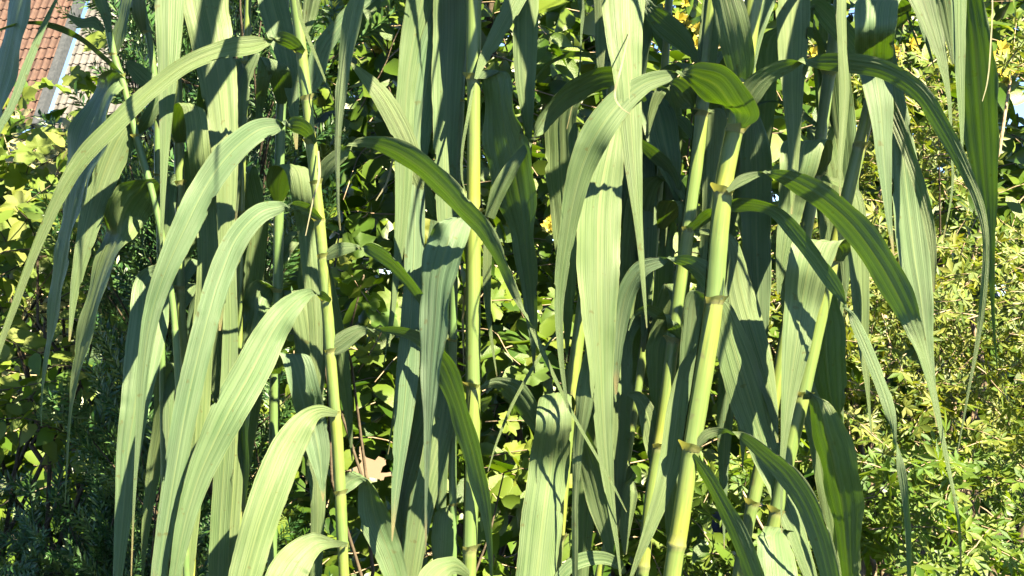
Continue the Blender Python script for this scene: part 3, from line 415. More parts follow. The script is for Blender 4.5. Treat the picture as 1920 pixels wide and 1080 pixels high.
def ribbon(stations, dep, T, cane_depth, off, rs):
    st = [tuple(s) + (None,) * (6 - len(s)) for s in stations]
    xy = np.array([[s[0], s[1]] for s in st], float)
    seg = np.r_[0, np.cumsum(np.linalg.norm(np.diff(xy, axis=0), axis=1))]; f = seg / seg[-1]
    dd = np.interp(f, [0, 0.1, 0.4, 0.7, 1.0], [dep[0], dep[0] + 0.45 * (dep[1] - dep[0]), dep[1], dep[1] + 0.6 * (dep[2] - dep[1]), dep[2]])
    dd = np.array([dd[i] if s[5] is None else cane_depth + s[5] for i, s in enumerate(st)])
    rows = []
    for i, s in enumerate(st):
        y = -dd[i] / 100; sc = K * (y - CAM_Y) / -CAM_Y
        t = s[3] if s[3] is not None else T
        w = s[2]
        if s[4] is None:
            tv = xy[min(i + 1, len(st) - 1)] - xy[max(i - 1, 0)]; tv /= np.linalg.norm(tv)
            c = np.array([tv[1], -tv[0]]) * w
        else:
            c = np.array([math.cos(R(s[4])), math.sin(R(s[4]))]) * w
        sg = 1.0 if c[0] * 0.5 - c[1] * 0.87 > 0 else -1.0
        cd = -abs(w) * sc * math.tan(R(t)) * sg
        p = P(s[0], s[1], y)
        rows.append([p.x, p.y, p.z, c[0] * sc, cd, -c[1] * sc])
    rows = np.array(rows); mag = np.linalg.norm(rows[:, 3:], axis=1)
    turn = any(st[i][2] * st[i + 1][2] < 0 for i in range(len(st) - 1))
    n = max(30, int(len(st) * 8))
    A = catmull(rows, n); Wt = np.interp(np.linspace(0, len(st) - 1, n + 1), range(len(st)), mag)
    ph = rs.uniform(0, 6.28); chan = rs.choice([-1, 1]) * rs.uniform(0.03, 0.09); tw = rs.uniform(-0.13, 0.13)
    V, F, U, U2 = [], [], [], []; NA = 17; L = 0.0; prev = None
    nick = [(rs.random(), rs.choice([0, NA - 1]), rs.uniform(0.04, 0.16)) for _ in range(rs.randint(1, 4))]
    for i in range(n + 1):
        p = Vector(A[i, :3]); c = Vector(A[i, 3:]); w = Wt[i]
        if c.length < w: c = c + Vector((0, 1, 0)) * math.sqrt(max(0, w * w - c.length_squared)) * 0.9
        if c.length > 1.15 * w: c = c * (1.15 * w / c.length)
        a, b = Vector(A[max(i - 1, 0), :3]), Vector(A[min(i + 1, n), :3]); tg = (b - a)
        nr = c.cross(tg)
        nr = nr.normalized() if nr.length > 1e-9 else Vector((0, -1, 0))
        if prev is not None: L += (p - prev).length
        prev = p
        ce = chan + math.copysign(0.34, chan) * max(0.0, 1 - math.hypot(c.x, c.z) / max(w * 0.6, 1e-6)) if turn else chan
        for k in range(NA):
            u = k / (NA - 1) - 0.5
            h = ce * w * (1 - (2 * abs(u)) ** 1.6) * 1.0 - 0.018 * w * math.exp(-(u / 0.05) ** 2)
            h += w * (0.010 * math.sin(u * 27 + ph) + 0.0075 * math.sin(u * 47 + ph * 2.3 + 0.8 * math.sin(L * 6))) + tw * w * u * math.sin(L * 30 + ph)
            h += 0.035 * w * (2 * abs(u)) ** 3 * math.sin(L * 75 + ph + (2.0 if u > 0 else 0))
            ue = u * (1 + 0.035 * noise.noise((L * 90 + ph, k * 7.0, ph))) if k in (0, NA - 1) else u
            for nf, nk, na in nick:
                if nk == k and abs(i / n - nf) < 0.012: ue *= 1 - na * 2
            V.append(p + c * ue + nr * h - off); U.append((u + 0.5, L * 6)); U2.append((i / n, u + 0.5))
    for i in range(n):
        for k in range(NA - 1):
            q = i * NA + k; F.append((q, q + 1, q + NA + 1, q + NA))
    return mesh('reed_leaf', V, F, True, U, U2)
def collar(parent, off, key, py, side, mat):
    pts, y = cane_path(key); w = CANES[key][1]
    x = cane_x(key, py); p = P(x, py, y); s = K * (y - CAM_Y) / -CAM_Y; r = w * s / 2
    up = (P(cane_x(key, py - 20), py - 20, y) - p).normalized(); sd = Vector((side, -0.55, 0)).normalized(); sd = (sd - up * sd.dot(up)).normalized(); fw = up.cross(sd)
    V, F = [], []; seg = 13; lev = [(-0.22, 1.05, 0), (0.08, 1.16, 0), (0.32, 1.24, 0.2), (0.62, 1.38, 0.45)]
    wob = rng.uniform(0, 6)
    for (h, rr, lean) in lev:
        for k in range(seg):
            a = (k / (seg - 1) - 0.5) * R(230)
            hh = h + (0.35 * math.cos(a * 1.3) + 0.12 * math.sin(a * 5 + wob)) * max(0, h)
            V.append(p - off + up * hh * r + (sd * math.cos(a) + fw * math.sin(a)) * r * (rr + lean * max(0, math.cos(a)) * 0.6 + (0.06 * math.sin(a * 7 + wob) if h > 0 else 0)))
    for j in range(len(lev) - 1):
        for k in range(seg - 1):
            q = j * seg + k; F.append((q, q + 1, q + seg + 1, q + seg))
    link('leaf_collar', mesh('leaf_collar', V, F), mat, parent)
ROOTS = {}
def build_canes():
    for key, (d, w, _, nodes, lab) in CANES.items():
        pts, y = cane_path(key); s = K * (y - CAM_Y) / -CAM_Y
        A = catmull(pts, 150); base = P(A[-1][0], A[-1][1], y); base.z = 0.0
        root = empty('giant_reed', base, lab, 'reed', 'giant reed canes of the clump'); ROOTS[key] = (root, base)
        nd = sorted(nodes); step = np.mean(np.diff(nd)) if len(nd) > 1 else 180
        step = max(140, step); q = nd[-1]
        allnd = list(nd)
        while q < 2600: q += step; allnd.append(q)
        q = nd[0]
        while q > -1450: q -= step * 0.9; allnd.insert(0, q)
        ys = np.unique(np.r_[np.linspace(A[0][1], A[-1][1], 120), [v + o for v in allnd for o in (-7, -3, 0, 3, 7)]]); ys = ys[(ys >= A[0][1]) & (ys <= A[-1][1])]
        xs = np.interp(ys, A[:, 1], A[:, 0])
        P3, rad, vp = [], [], []
        for x, yy in zip(xs, ys):
            P3.append(P(x, yy, y)); dn = min(abs(yy - v) for v in allnd)
            tp = 1.0 if yy > -100 else max(0.25, 1 + (yy + 100) / 1700)
            rad.append(w * s / 2 * tp * (0.97 + 0.02 * math.sin(yy * 0.02)) * (1 + 0.13 * math.exp(-(dn / 5.0) ** 2)))
            vp.append(float(np.interp(yy, allnd, range(len(allnd)))))
        V, F, U = tube(P3, rad, 14, base, vp)
        link('stem', mesh('reed_stem', V, F, True, U), M_GREEN_CANE if key in ('S12', 'S13', 'S14', 'S10') else M_CANE, root)
        for a, b in zip(nd[:-1], nd[1:]):
            if b < -60 or a > 1090 or rng.random() < 0.3: continue
            top = a + 4; bot = b - rng.uniform(0, 6); ph = rng.uniform(0.4, 2.2) * rng.choice([-1, 1]); V2, F2, U3 = [], [], []; m2, sg2 = 14, 15
            for i in range(m2 + 1):
                yy = bot + (top - bot) * i / m2; p = P(float(np.interp(yy, A[:, 1], A[:, 0])), yy, y); q = P(float(np.interp(yy - 10, A[:, 1], A[:, 0])), yy - 10, y)
                t = (q - p).normalized(); xx = t.cross(Vector((0, 1, 0))).normalized(); fy = t.cross(xx); rr = w * s / 2 * (1.07 + 0.05 * i / m2 + 0.012 * math.sin(i * 1.7 + ph)); open_ = R(312 - 60 * (i / m2) ** 3)
                for k in range(sg2):
                    an = ph * 1.0 + math.pi / 2 + (k / (sg2 - 1) - 0.5) * open_; V2.append(p - base + (xx * math.cos(an) + fy * math.sin(an)) * rr); U3.append((k / (sg2 - 1), i / m2 * 0.94 + 0.03))
            for i in range(m2):
                for k in range(sg2 - 1):
                    z = i * sg2 + k; F2.append((z, z + 1, z + sg2 + 1, z + sg2))
            link('leaf_sheath', mesh('leaf_sheath', V2, F2, True, U3), M_GREEN_CANE if key in ('S12', 'S13', 'S14', 'S10') else M_SHEATH, root)
        sd = 1
        for v in nodes:
            if -60 < v < 1090: collar(root, base, key, v, sd, M_COLLAR)
            sd = -sd
build_canes()
def build_leaves():
    rs = random.Random(3)
    away = lambda t: t if t is None or t < 8 else min(56, t * 1.5)
    for lst, mat, nm in ((LEAVES, M_LEAF, 'leaf'), (DRY, M_DRY, 'dry_strand')):
        for key, dep, T, st in lst:
            root, base = ROOTS[key]; cd = CANES[key][0]; dep = tuple(near(q) for q in dep)
            st = [tuple(q[:3]) + tuple([away(q[3]) if len(q) < 6 else q[3]] if len(q) > 3 else []) + tuple(q[4:]) for q in st]; T = away(T)
            if st[0][1] < -5 and st[1][1] > st[0][1]:      # hangs from above the picture: carry it over its arch to the cane
                x0, y0, w0 = st[0][:3]; xc = cane_x(key, y0 - 120); sg = 1 if w0 > 0 else -1
                st = [(xc, y0 - 130, abs(w0) * 0.4, 10, 0), (xc * 0.6 + x0 * 0.4, y0 - 200, abs(w0) * 0.8, 10, 0), (xc * 0.12 + x0 * 0.88, y0 - 130, abs(w0), -10, 0)] + st
                dep = (cd, dep[0] + 0.7 * (dep[1] - dep[0]), dep[2])
            link(nm, ribbon(st, dep, T, cd, base, rs), mat, root)
build_leaves()
def inner_blades():
    rs = random.Random(29)
    for key, x0, x1, y0, y1, n in (('S18', 340, 470, -60, 500, 6), ('S11', 300, 420, 350, 900, 5), ('S10', 440, 600, 200, 800, 4), ('S14', 740, 860, 100, 800, 5), ('S8', 1060, 1260, -60, 800, 9), ('S6', 1210, 1400, -60, 850, 10), ('S5', 1380, 1560, -60, 850, 11)):
        for _ in range(n):
            x = rs.uniform(x0, x1); y = rs.uniform(y0, y1); w = rs.uniform(28, 62); ln = rs.uniform(260, 520); d = -rs.uniform(13, 22); xc = cane_x(key, y + 30); sl = rs.gauss(0, 0.10) + (0.12 if x > xc else -0.12) * 0.5
            T = rs.choice([-20, -14, -8, 0, 26]); root, base = ROOTS[key]
            st = [(xc, y + 30, w * .3, 10, 0), ((xc + x) / 2, y - 20, w * .7, 20, 0), (x, y, w, T, 0)]
            for f, wf in ((.2, 1.05), (.4, .95), (.6, .72), (.78, .42), (.92, .16), (1.0, .03)): st.append((x + sl * ln * f + 14 * math.sin(f * 3 + x), y + ln * f, max(2, w * wf), T))
            link('leaf', ribbon(st, (CANES[key][0], d, d - 2), T, 0, base, rs), M_LEAF, root)
inner_blades()
def upper_leaves():
    """leaves on the canes above the picture; kept where they shade the blades that stand in shade in the photograph"""
    rs = random.Random(11)
    dark = [(160,230,-4),(190,180,-5),(130,380,-2),(20,110,2),(0,200,4),(390,60,-10),(405,150,-8),(420,240,-8),(230,400,-3),(210,450,-2),(270,560,-4),(525,160,-20),(575,440,-14),(590,700,-12),(888,60,-2),(888,110,-2),(838,190,-7),(985,100,-10),(930,200,0),(950,300,-2),(975,430,-3),(830,470,5),(820,560,7),(815,640,8),(812,720,8),(778,420,-5),(1230,240,-14),(1553,660,-20),(1560,810,0),(1580,900,3),(1832,140,1),(1840,240,2),(1690,280,-2),(1700,380,0),(1486,200,0),(1490,640,4),(1478,730,4),(1655,250,2),(1415,260,-16),(1418,400,-17),(1338,280,-13),(1260,60,-14),(1318,160,-9),(1310,260,-9),(1350,930,6),(1500,930,9),(850,730,4),(890,880,3),(700,960,-3),(465,640,-18),(590,900,-16),(1105,880,-8),(1175,800,-22),(1290,760,-6),(1235,900,-9)]
    dark += [(x, y, -150) for x in range(540, 1420, 110) for y in (120, 300, 480, 660, 840)] + [(x, y, -100) for x in (300, 380, 460) for y in (450, 600, 750, 900)] + [(x, 1000, -85) for x in (0, 80, 160, 240)]
    lit = [(400,95,6),(280,172,8),(180,265,9),(100,390,9),(440,280,7),(370,370,9),(300,530,9),(265,700,8),(440,450,9),(390,600,10),(350,770,11),(320,930,12),(500,640,10),(430,770,11),(380,880,13),(540,840,8),(500,950,10),(317,60,0),(312,200,3),(570,130,0),(583,300,0),(610,600,0),(634,850,0),(888,200,-2),(887,350,-2),(887,500,-2),(886,800,-2),(940,50,3),(1168,30,10),(1176,140,14),(1190,330,15),(1125,380,3),(1122,500,4),(1127,640,4),(1130,760,5),(1210,156,10),(1125,240,12),(1080,360,11),(1360,330,5),(1345,480,5),(1310,750,5),(1280,950,5),(1488,30,0),(1487,80,0),(1641,40,0),(1641,100,0),(1516,500,3),(1502,570,3),(1500,300,-12),(1386,690,-12),(1420,800,-11),(1460,920,-8),(1038,800,0),(1025,900,3),(1010,1020,3),(1580,150,16),(1798,40,5),(1560,480,-5),(1520,680,-5),(1720,520,1),(1290,520,-9),(640,300,1),(625,655,0),(815,830,-9),(790,960,-8),(770,80,-6),(800,160,-5)]
    lit += [(1140,300,2),(1126,560,4),(1129,700,5),(1135,840,5),(1366,625,-8),(1440,860,-7),(1490,1000,-3),(1400,600,-12),(430,600,-13),(425,800,-12),(412,980,-12),(375,680,-11),(365,850,-10),(350,1000,-10),(278,600,-5),(252,760,-3),(236,900,-1),(800,120,-5),(775,40,-6),(1725,560,1),(1290,640,-6),(1262,840,3),(1610,500,-14),(1165,760,-20),(1218,380,-22),(570,380,-14),(600,250,0),(1570,470,-5),(1060,800,-6),(1085,640,-6)]
    lit += [(x, y, -130) for x in (1560, 1660, 1760, 1860) for y in (300, 550, 680, 800)] + [(x, y, -95) for x in (20, 70, 120, 170) for y in (230, 320, 410, 500, 590, 680, 770)]
    mk = lambda l: np.array([tuple(P(x, y, -near(d) / 100)) for x, y, d in l])
    D, Lt, s = mk(dark), mk(lit), np.array(SUN)
    def shade(T, Q, W):
        r = Q[None] - T[:, None]; along = r @ s; dist = np.linalg.norm(r - along[..., None] * s, axis=2)
        return ((dist < W[None] * 0.45) & (along > 0.05)).any(1)
    done = np.zeros(len(D), bool); keys = list(CANES); n = 0
    for it in range(2600):
        key = rs.choice(keys); root, base = ROOTS[key]; pts, y = cane_path(key)
        py = rs.uniform(-1450, -170); side = rs.choice([-1, 1])
        p = P(cane_x(key, py), py, y); fi = rs.uniform(-1.5, 0.9)
        dr = Vector((side * math.cos(fi), math.sin(fi), 0)); ln = rs.uniform(0.32, 0.62); W = rs.uniform(0.045, 0.07)
        rows = []; m = 22; rise = rs.uniform(0.4, 1.1); drop = rs.uniform(0.8, 1.7)
        for i in range(m + 1):
            f = i / m; q = p + dr * ln * f * (1 - 0.25 * f) + Vector((0, 0, ln * (rise * f - drop * f * f)))
            if proj(q)[1] > -45: break
            rows.append((q, W * min(1, 0.35 + f * 3) * (1 - f) ** 0.7 + 0.001))
        if len(rows) < 9: continue
        k = len(rows) - 1
        rows = [(q, w * min(1, (k - i) / 5 + 0.03)) for i, (q, w) in enumerate(rows)]
        Q = np.array([tuple(q) for q, w in rows]); Wd = np.array([w for q, w in rows])
        sd = shade(D, Q, Wd); sl = shade(Lt, Q, Wd).sum(); gain = (sd & ~done).sum()
        if gain - 3.0 * sl < 1: continue
        done |= sd
        V, F, U = [], [], []
        for i, (q, w) in enumerate(rows):
            tg = (rows[min(i + 1, k)][0] - rows[max(i - 1, 0)][0]).normalized(); c = tg.cross(Vector((0, 0, 1))).normalized(); nr = c.cross(tg)
            for a in range(5):
                u = a / 4 - 0.5; V.append(q + c * w * u - nr * w * 0.25 * abs(u) - base); U.append((u + 0.5, i * 0.2))
        for i in range(k):
            for a in range(4):
                z = i * 5 + a; F.append((z, z + 1, z + 6, z + 5))
        link('leaf', mesh('reed_leaf', V, F, True, U, [(0.3, a[0]) for a in U]), M_LEAF, root); n += 1
    print('upper leaves', n, 'shaded', done.sum(), 'of', len(D))
upper_leaves()

# ------------------------------------------------------------------ garden plants behind the clump
def leaf_ovate(rs, asp=0.55, serr=0.04):
    n = 7; V, F = [(0, 0, 0)], []; dr = rs.uniform(0.1, 0.45); fold = rs.uniform(0.05, 0.3); tws = rs.uniform(-0.2, 0.2)
    rows = []
    for i in range(n + 1):
        f = i / n; w = asp / 2 * (math.sin(math.pi * min(1, f * 1.02) ** 0.75) ** 0.85 if 0 < f < 1 else 0.012)
        if 0 < i < n: w *= 1 + serr * (1 if i % 2 else -1)
        z = -dr * f * f; r = []
        for u in (-1, 0, 1):
            r.append((u * w, f, z + abs(u) * w * fold + u * w * tws * f))
        rows.append(r)
    V = [v for r in rows for v in r]
    for i in range(n):
        for k in range(2):
            q = i * 3 + k; F.append((q, q + 1, q + 4, q + 3))
    return V, F
def leaf_lobed(rs):
    pr = [(-160, .35), (-140, .62), (-118, .52), (-100, .72), (-78, .74), (-62, .60), (-48, .80), (-33, .96), (-20, .74), (-8, .95), (0, 1.12), (8, .95), (20, .74), (33, .96), (48, .80), (62, .60), (78, .74), (100, .72), (118, .52), (140, .62), (160, .35)]
    V, F = [(0, 0, 0)], []; cup = rs.uniform(-0.25, 0.3); dr = rs.uniform(0.05, 0.4)
    for a, r in pr:
        r *= rs.uniform(0.92, 1.08) * 0.62; x = math.sin(R(a)) * r; y = math.cos(R(a)) * r + 0.0
        V.append((x, y, cup * r * r + 0.07 * math.sin(R(a) * 5) - dr * max(0, y) ** 2))
    for k in range(1, len(pr)): F.append((0, k, k + 1))
    return V, F
def leaf_palmate(rs, lobes=7, width=0.15):
    V, F = [], []
    for k in range(lobes):
        a = R((k - (lobes - 1) / 2) * 250 / lobes) * 1.0; L = (1 - 0.11 * abs(k - (lobes - 1) / 2)) * rs.uniform(0.85, 1.1) * 0.75; z = rs.uniform(-0.25, 0.12)
        dx, dy = math.sin(a), math.cos(a); px, py = dy, -dx; b = len(V)
        V += [(0, 0, 0), (dx * L * .5 - px * width * L, dy * L * .5 - py * width * L, z * .3 + 0.02), (dx * L * .55, dy * L * .55, z * .4 - 0.03), (dx * L * .5 + px * width * L, dy * L * .5 + py * width * L, z * .3 + 0.02), (dx * L, dy * L, z)]
        F += [(b, b + 1, b + 2), (b, b + 2, b + 3), (b + 1, b + 4, b + 2), (b + 2, b + 4, b + 3)]
    return V, F
def needle_shoot(rs, n=44):
    V, F = [], []
    for i in range(n):
        f = i / n; a = i * 2.4 + rs.uniform(-.3, .3); y = f * 0.9; L = rs.uniform(0.17, 0.25) * (1 - 0.35 * f); w = 0.018
        ax = Vector((math.cos(a), rs.uniform(0.5, 1.1), math.sin(a) * 0.6)).normalized(); sd = ax.cross(Vector((0, 0, 1))).normalized()
        p = Vector((0, y, 0)); b = len(V); m = p + ax * L * 0.55
        V += [p, m + sd * w, p + ax * L, m - sd * w]; F.append((b, b + 1, b + 2, b + 3))
    b = len(V); V += [Vector((-.01, 0, 0)), Vector((.01, 0, 0)), Vector((0, 0.95, 0.005)), Vector((0, 0, .012))]; F += [(b, b + 1, b + 2), (b, b + 3, b + 2)]
    return V, F
def flower_head(rs):
    V, F = [], []
    for k in range(14):
        a = k * 2.4; el = rs.uniform(0.1, 1.1); L = rs.uniform(0.6, 1.0)
        d = Vector((math.cos(a) * math.cos(el), math.sin(a) * math.cos(el), math.sin(el))); s = d.cross(Vector((0, 0, 1))).normalized() * 0.2; b = len(V)
        V += [Vector((0, 0, 0)), d * L * .6 + s, d * L, d * L * .6 - s]; F.append((b, b + 1, b + 2, b + 3))
    return V, F
def frame(p, axis, nrm, size, roll=0):
    y = axis.normalized(); z = (nrm - y * nrm.dot(y)); z = z.normalized() if z.length > 1e-4 else Vector((0, 0, 1)); x = y.cross(z)
    return Matrix(((x.x * size, y.x * size, z.x * size, p.x), (x.y * size, y.y * size, z.y * size, p.y), (x.z * size, y.z * size, z.z * size, p.z), (0, 0, 0, 1)))
def foliage(root, base, mats, variants, material, n_ind, part='leaf', rest='foliage'):
    """the nearest / most visible pieces as objects of their own, the rest joined"""
    def score(M):
        p = M.translation; x, y = proj(p)
        inside = -20 < x < 1940 and -20 < y < 1100
        return (0 if inside else 1, p.y - CAM_Y)
    order = sorted(mats, key=score)
    meshes = [mesh(part, V, F, True) for V, F in variants]
    for me in meshes: me.materials.append(material)
    rs = random.Random(len(mats)); off = Matrix.Translation(-base)
    for M in order[:n_ind]:
        o = bpy.data.objects.new(part, rs.choice(meshes)); COL.objects.link(o); o.parent = root; o.matrix_basis = off @ M
    VV, FF, nv = [], [], 0
    arr = [np.array([tuple(v) for v in V]) for V, F in variants]
    for M in order[n_ind:]:
        k = rs.randrange(len(variants)); A = np.array(off @ M)
        VV.append(arr[k] @ A[:3, :3].T + A[:3, 3]); FF += [tuple(i + nv for i in f) for f in variants[k][1]]; nv += len(arr[k])
    if VV:
        o = link(rest, mesh(rest, np.vstack(VV), FF, True), material, root); o['kind'] = 'stuff'
def inbox(p, boxes):
    x, y = proj(p)
    return any(a < x < b and c < y < d for a, b, c, d in boxes)
def sprays(rs, regions, nleaf, spacing, size, up=0.3, face=0.55, holes=(), clump=None, droop=0.0, axis_up=0.0, spread=1.0):
    mats, twigs = [], []
    for (x0, x1, y0, y1, d0, d1, cnt) in regions:
        k = 0; tries = 0
        while k < cnt and tries < cnt * 12:
            tries += 1
            y = rs.uniform(d0, d1); p = P(rs.uniform(x0, x1), rs.uniform(y0, y1), y)
            if clump and noise.noise(p * clump[0] + Vector((3, 1, 8))) < clump[1]: continue
            k += 1
            d = Vector((rs.gauss(0, 1) * spread, (rs.gauss(-0.5, .7) if y > .5 else rs.gauss(0.1, .35)) * spread, rs.gauss(up, .6))).normalized(); pts = [p.copy()]
            for i in range(nleaf):
                d = (d + Vector((rs.gauss(0, .12), rs.gauss(0, .12), rs.gauss(-0.05, .1)))).normalized(); p = p + d * spacing; pts.append(p.copy())
                for sgn in ((1, -1) if i % 2 == 0 else (-1,)):
                    side = d.cross(Vector((rs.gauss(0, .3), -0.6, 0.8))).normalized() * sgn
                    ax = (side * 1.0 + d * rs.uniform(.3, .9) + Vector((0, 0, axis_up - droop * rs.random()))).normalized()
                    nr = (Vector((0.38, -0.58, 0.62)) * face + Vector((rs.gauss(0, .6), rs.gauss(0, .6), rs.gauss(0.15, .6)))).normalized()
                    s = rs.uniform(*size); q = p + ax * 0.15 * s
                    if not inbox(q + ax * s * .5, holes): mats.append(frame(q, ax, nr, s))
            if not any(inbox(q, holes) for q in pts): twigs.append(pts)
    return mats, twigs
def twig_mesh(twigs, r, base):
    VV, FF = [], []
    for pts in twigs:
        V, F, _ = tube(pts, [r * (1 - 0.6 * i / len(pts)) for i in range(len(pts))], 4, base); b = len(VV)
        VV += V; FF += [tuple(i + b for i in f) for f in F]
    return mesh('twigs', VV, FF)
def limbs(rs, root, base, targets, r0, mat, name='branch', wig=0.05):
    for t in targets:
        pts = [base + Vector((rs.gauss(0, .03), rs.gauss(0, .03), -0.05))]; n = 9
        for i in range(1, n + 1):
            f = i / n; q = base.lerp(t, f) + Vector((0, 0, 0.25 * math.sin(f * math.pi) * (t - base).length * 0.3)) + Vector((rs.gauss(0, wig), rs.gauss(0, wig), rs.gauss(0, wig))) * math.sin(f * math.pi)
            pts.append(q)
        V, F, U = tube(pts, [r0 * (1 - 0.75 * i / n) for i in range(n + 1)], 7, base); link(name, mesh(name, V, F), mat, root)
GARDEN = (662, 736, 836, 914); GARDEN2 = (738, 800, 890, 990); STONE1 = (1322, 1375, 935, 1010); STONE2 = (1490, 1535, 875, 935); ROOF = (-60, 285, -60, 215); SKYR = (1900, 1960, 150, 230)
def shrub(name, label, cat, base, seed, regions, variants, material, nleaf, spacing, size, n_ind, twig_r=0.0015, twig_mat=None, n_limb=6, limb_r=0.012, part='leaf', rest='foliage', group=None, **kw):
    rs = random.Random(seed); base = Vector(base); root = empty(name, base, label, cat, group)
    mats, twigs = sprays(rs, regions, nleaf, spacing, size, **kw)
    foliage(root, base, mats, variants, material, n_ind, part, rest)
    if twig_r and twigs:
        o = link('twigs', twig_mesh(twigs, twig_r, base), twig_mat or M_TWIG, root); o['kind'] = 'stuff'
    if twigs: limbs(rs, root, base, [rs.choice(twigs)[0] for _ in range(n_limb)], limb_r, twig_mat or M_BARK)
    return root
vr = random.Random(21)
OV = [leaf_ovate(vr, vr.uniform(.48, .66)) for _ in range(7)]
OVN = [leaf_ovate(vr, vr.uniform(.32, .42), 0.0) for _ in range(6)]
LB = [leaf_lobed(vr) for _ in range(7)]
PM = [leaf_palmate(vr, vr.choice([5, 7]), vr.uniform(.13, .2)) for _ in range(8)]
NS = [needle_shoot(vr) for _ in range(6)]
FH = [flower_head(vr) for _ in range(4)]
def gx(px, y): return P(px, 540, y).x
# far hedge of dark broad leaves
shrub('hedge', 'tall dark green hedge closing the garden behind all the shrubs', 'hedge', (0, 5.4, 0), 1,
      [(240, 2300, -420, 1500, 4.8, 6.6, 3300), (-400, 240, 250, 1500, 4.8, 6.2, 520)], OV, M_BROAD, 6, 0.08, (0.10, 0.16), 60, 0.004, None, 8, 0.03, holes=(GARDEN, GARDEN2, STONE1, STONE2, ROOF, SKYR))
# broad-leaved shrub right behind the reeds
shrub('broadleaf_shrub', 'dark green broad-leaved shrub with sunlit leaves directly behind the middle canes', 'shrub', (gx(900, 1.9), 1.9, 0), 2,
      [(470, 1000, -120, 820, 1.3, 2.6, 230), (800, 1480, -120, 820, 1.3, 2.6, 260), (480, 1300, 800, 1300, 1.3, 2.4, 150), (720, 1750, -900, -120, 0.7, 1.7, 60)], OV, M_BROAD, 7, 0.038, (0.048, 0.085), 300, 0.0018, None, 8, 0.016, holes=(GARDEN, GARDEN2, STONE1, STONE2), droop=.5)  # last region: unseen overhang above the frame, added to shade the leaves below
shrub('climbing_vine', 'light green lobed-leaf sprig hanging between the slender cane and the teal blade', 'vine', (gx(690, 1.0), 1.0, 0), 3,
      [(590, 760, 350, 800, 0.7, 1.0, 8), (860, 1010, 560, 900, .9, 1.2, 5)], LB, M_VINE, 4, 0.04, (0.045, 0.065), 90, 0.0014, None, 4, 0.006, holes=(GARDEN, GARDEN2,), droop=.6)
# right-hand dark shrub
shrub('laurel_shrub', 'glossy dark green shrub at the upper right edge, behind the narrow hanging blades', 'shrub', (gx(1850, 2.2), 2.2, 0), 4,
      [(1640, 2100, -120, 480, 1.9, 2.7, 130)], OVN, M_BROAD, 8, 0.035, (0.07, 0.11), 200, 0.002, None, 6, 0.016, holes=(SKYR,), droop=.6)
# golden maple
shrub('golden_maple', 'golden yellow-green small-leaved maple filling the lower right', 'tree', (gx(1720, 1.5), 1.5, 0), 5,
      [(1440, 2060, 460, 900, 1.1, 2.0, 360), (1500, 1790, 100, 480, 1.4, 1.9, 90), (1840, 1960, 90, 150, 1.2, 1.6, 10)], PM, M_GOLD, 6, 0.025, (0.026, 0.052), 300, 0.0013, M_TWIG, 10, 0.012, holes=(STONE1, STONE2), face=.6, axis_up=.15)
shrub('green_maple', 'greener star-leaved maple below the golden one in the lower right corner', 'tree', (gx(1800, 1.2), 1.2, 0), 6,
      [(1300, 2060, 860, 1400, 1.0, 1.7, 210)], PM, M_GOLDGREEN, 6, 0.03, (0.045, 0.075), 260, 0.0014, M_TWIG, 8, 0.01, holes=(STONE1, STONE2), face=.6)
# left: vine, small-leaved shrub and pale bush in the sun
shrub('grape_vine', 'sunlit light green vine with lobed leaves climbing below the tiled roofs', 'vine', (gx(40, .8), .8, 0), 7,
      [(-120, 130, 210, 420, 0.95, 1.2, 16), (110, 215, 150, 250, 0.9, 1.1, 5)], LB, M_VINE, 5, 0.042, (0.042, 0.07), 180, 0.0016, M_BARK, 5, 0.008, droop=.5, face=1.1, holes=((25, 200, -50, 150),))
shrub('hazel_bush', 'yellow-green small-leaved bush in full sun at the left edge', 'bush', (gx(40, .95), .95, 0), 8,
      [(-160, 140, 440, 880, 0.75, 0.95, 62)], OV, M_VINE, 8, 0.028, (0.03, 0.05), 300, 0.0014, M_BARK, 6, 0.009, droop=.4, face=1.0, spread=.8)
shrub('cream_bush', 'pale cream-variegated bush behind the vine at the left', 'bush', (gx(150, 1.2), 1.2, 0), 9,
      [(40, 250, 260, 640, 1.15, 1.4, 110)], OV, M_CREAM, 8, 0.02, (0.02, 0.034), 150, 0.0014, M_BARK, 5, 0.01)
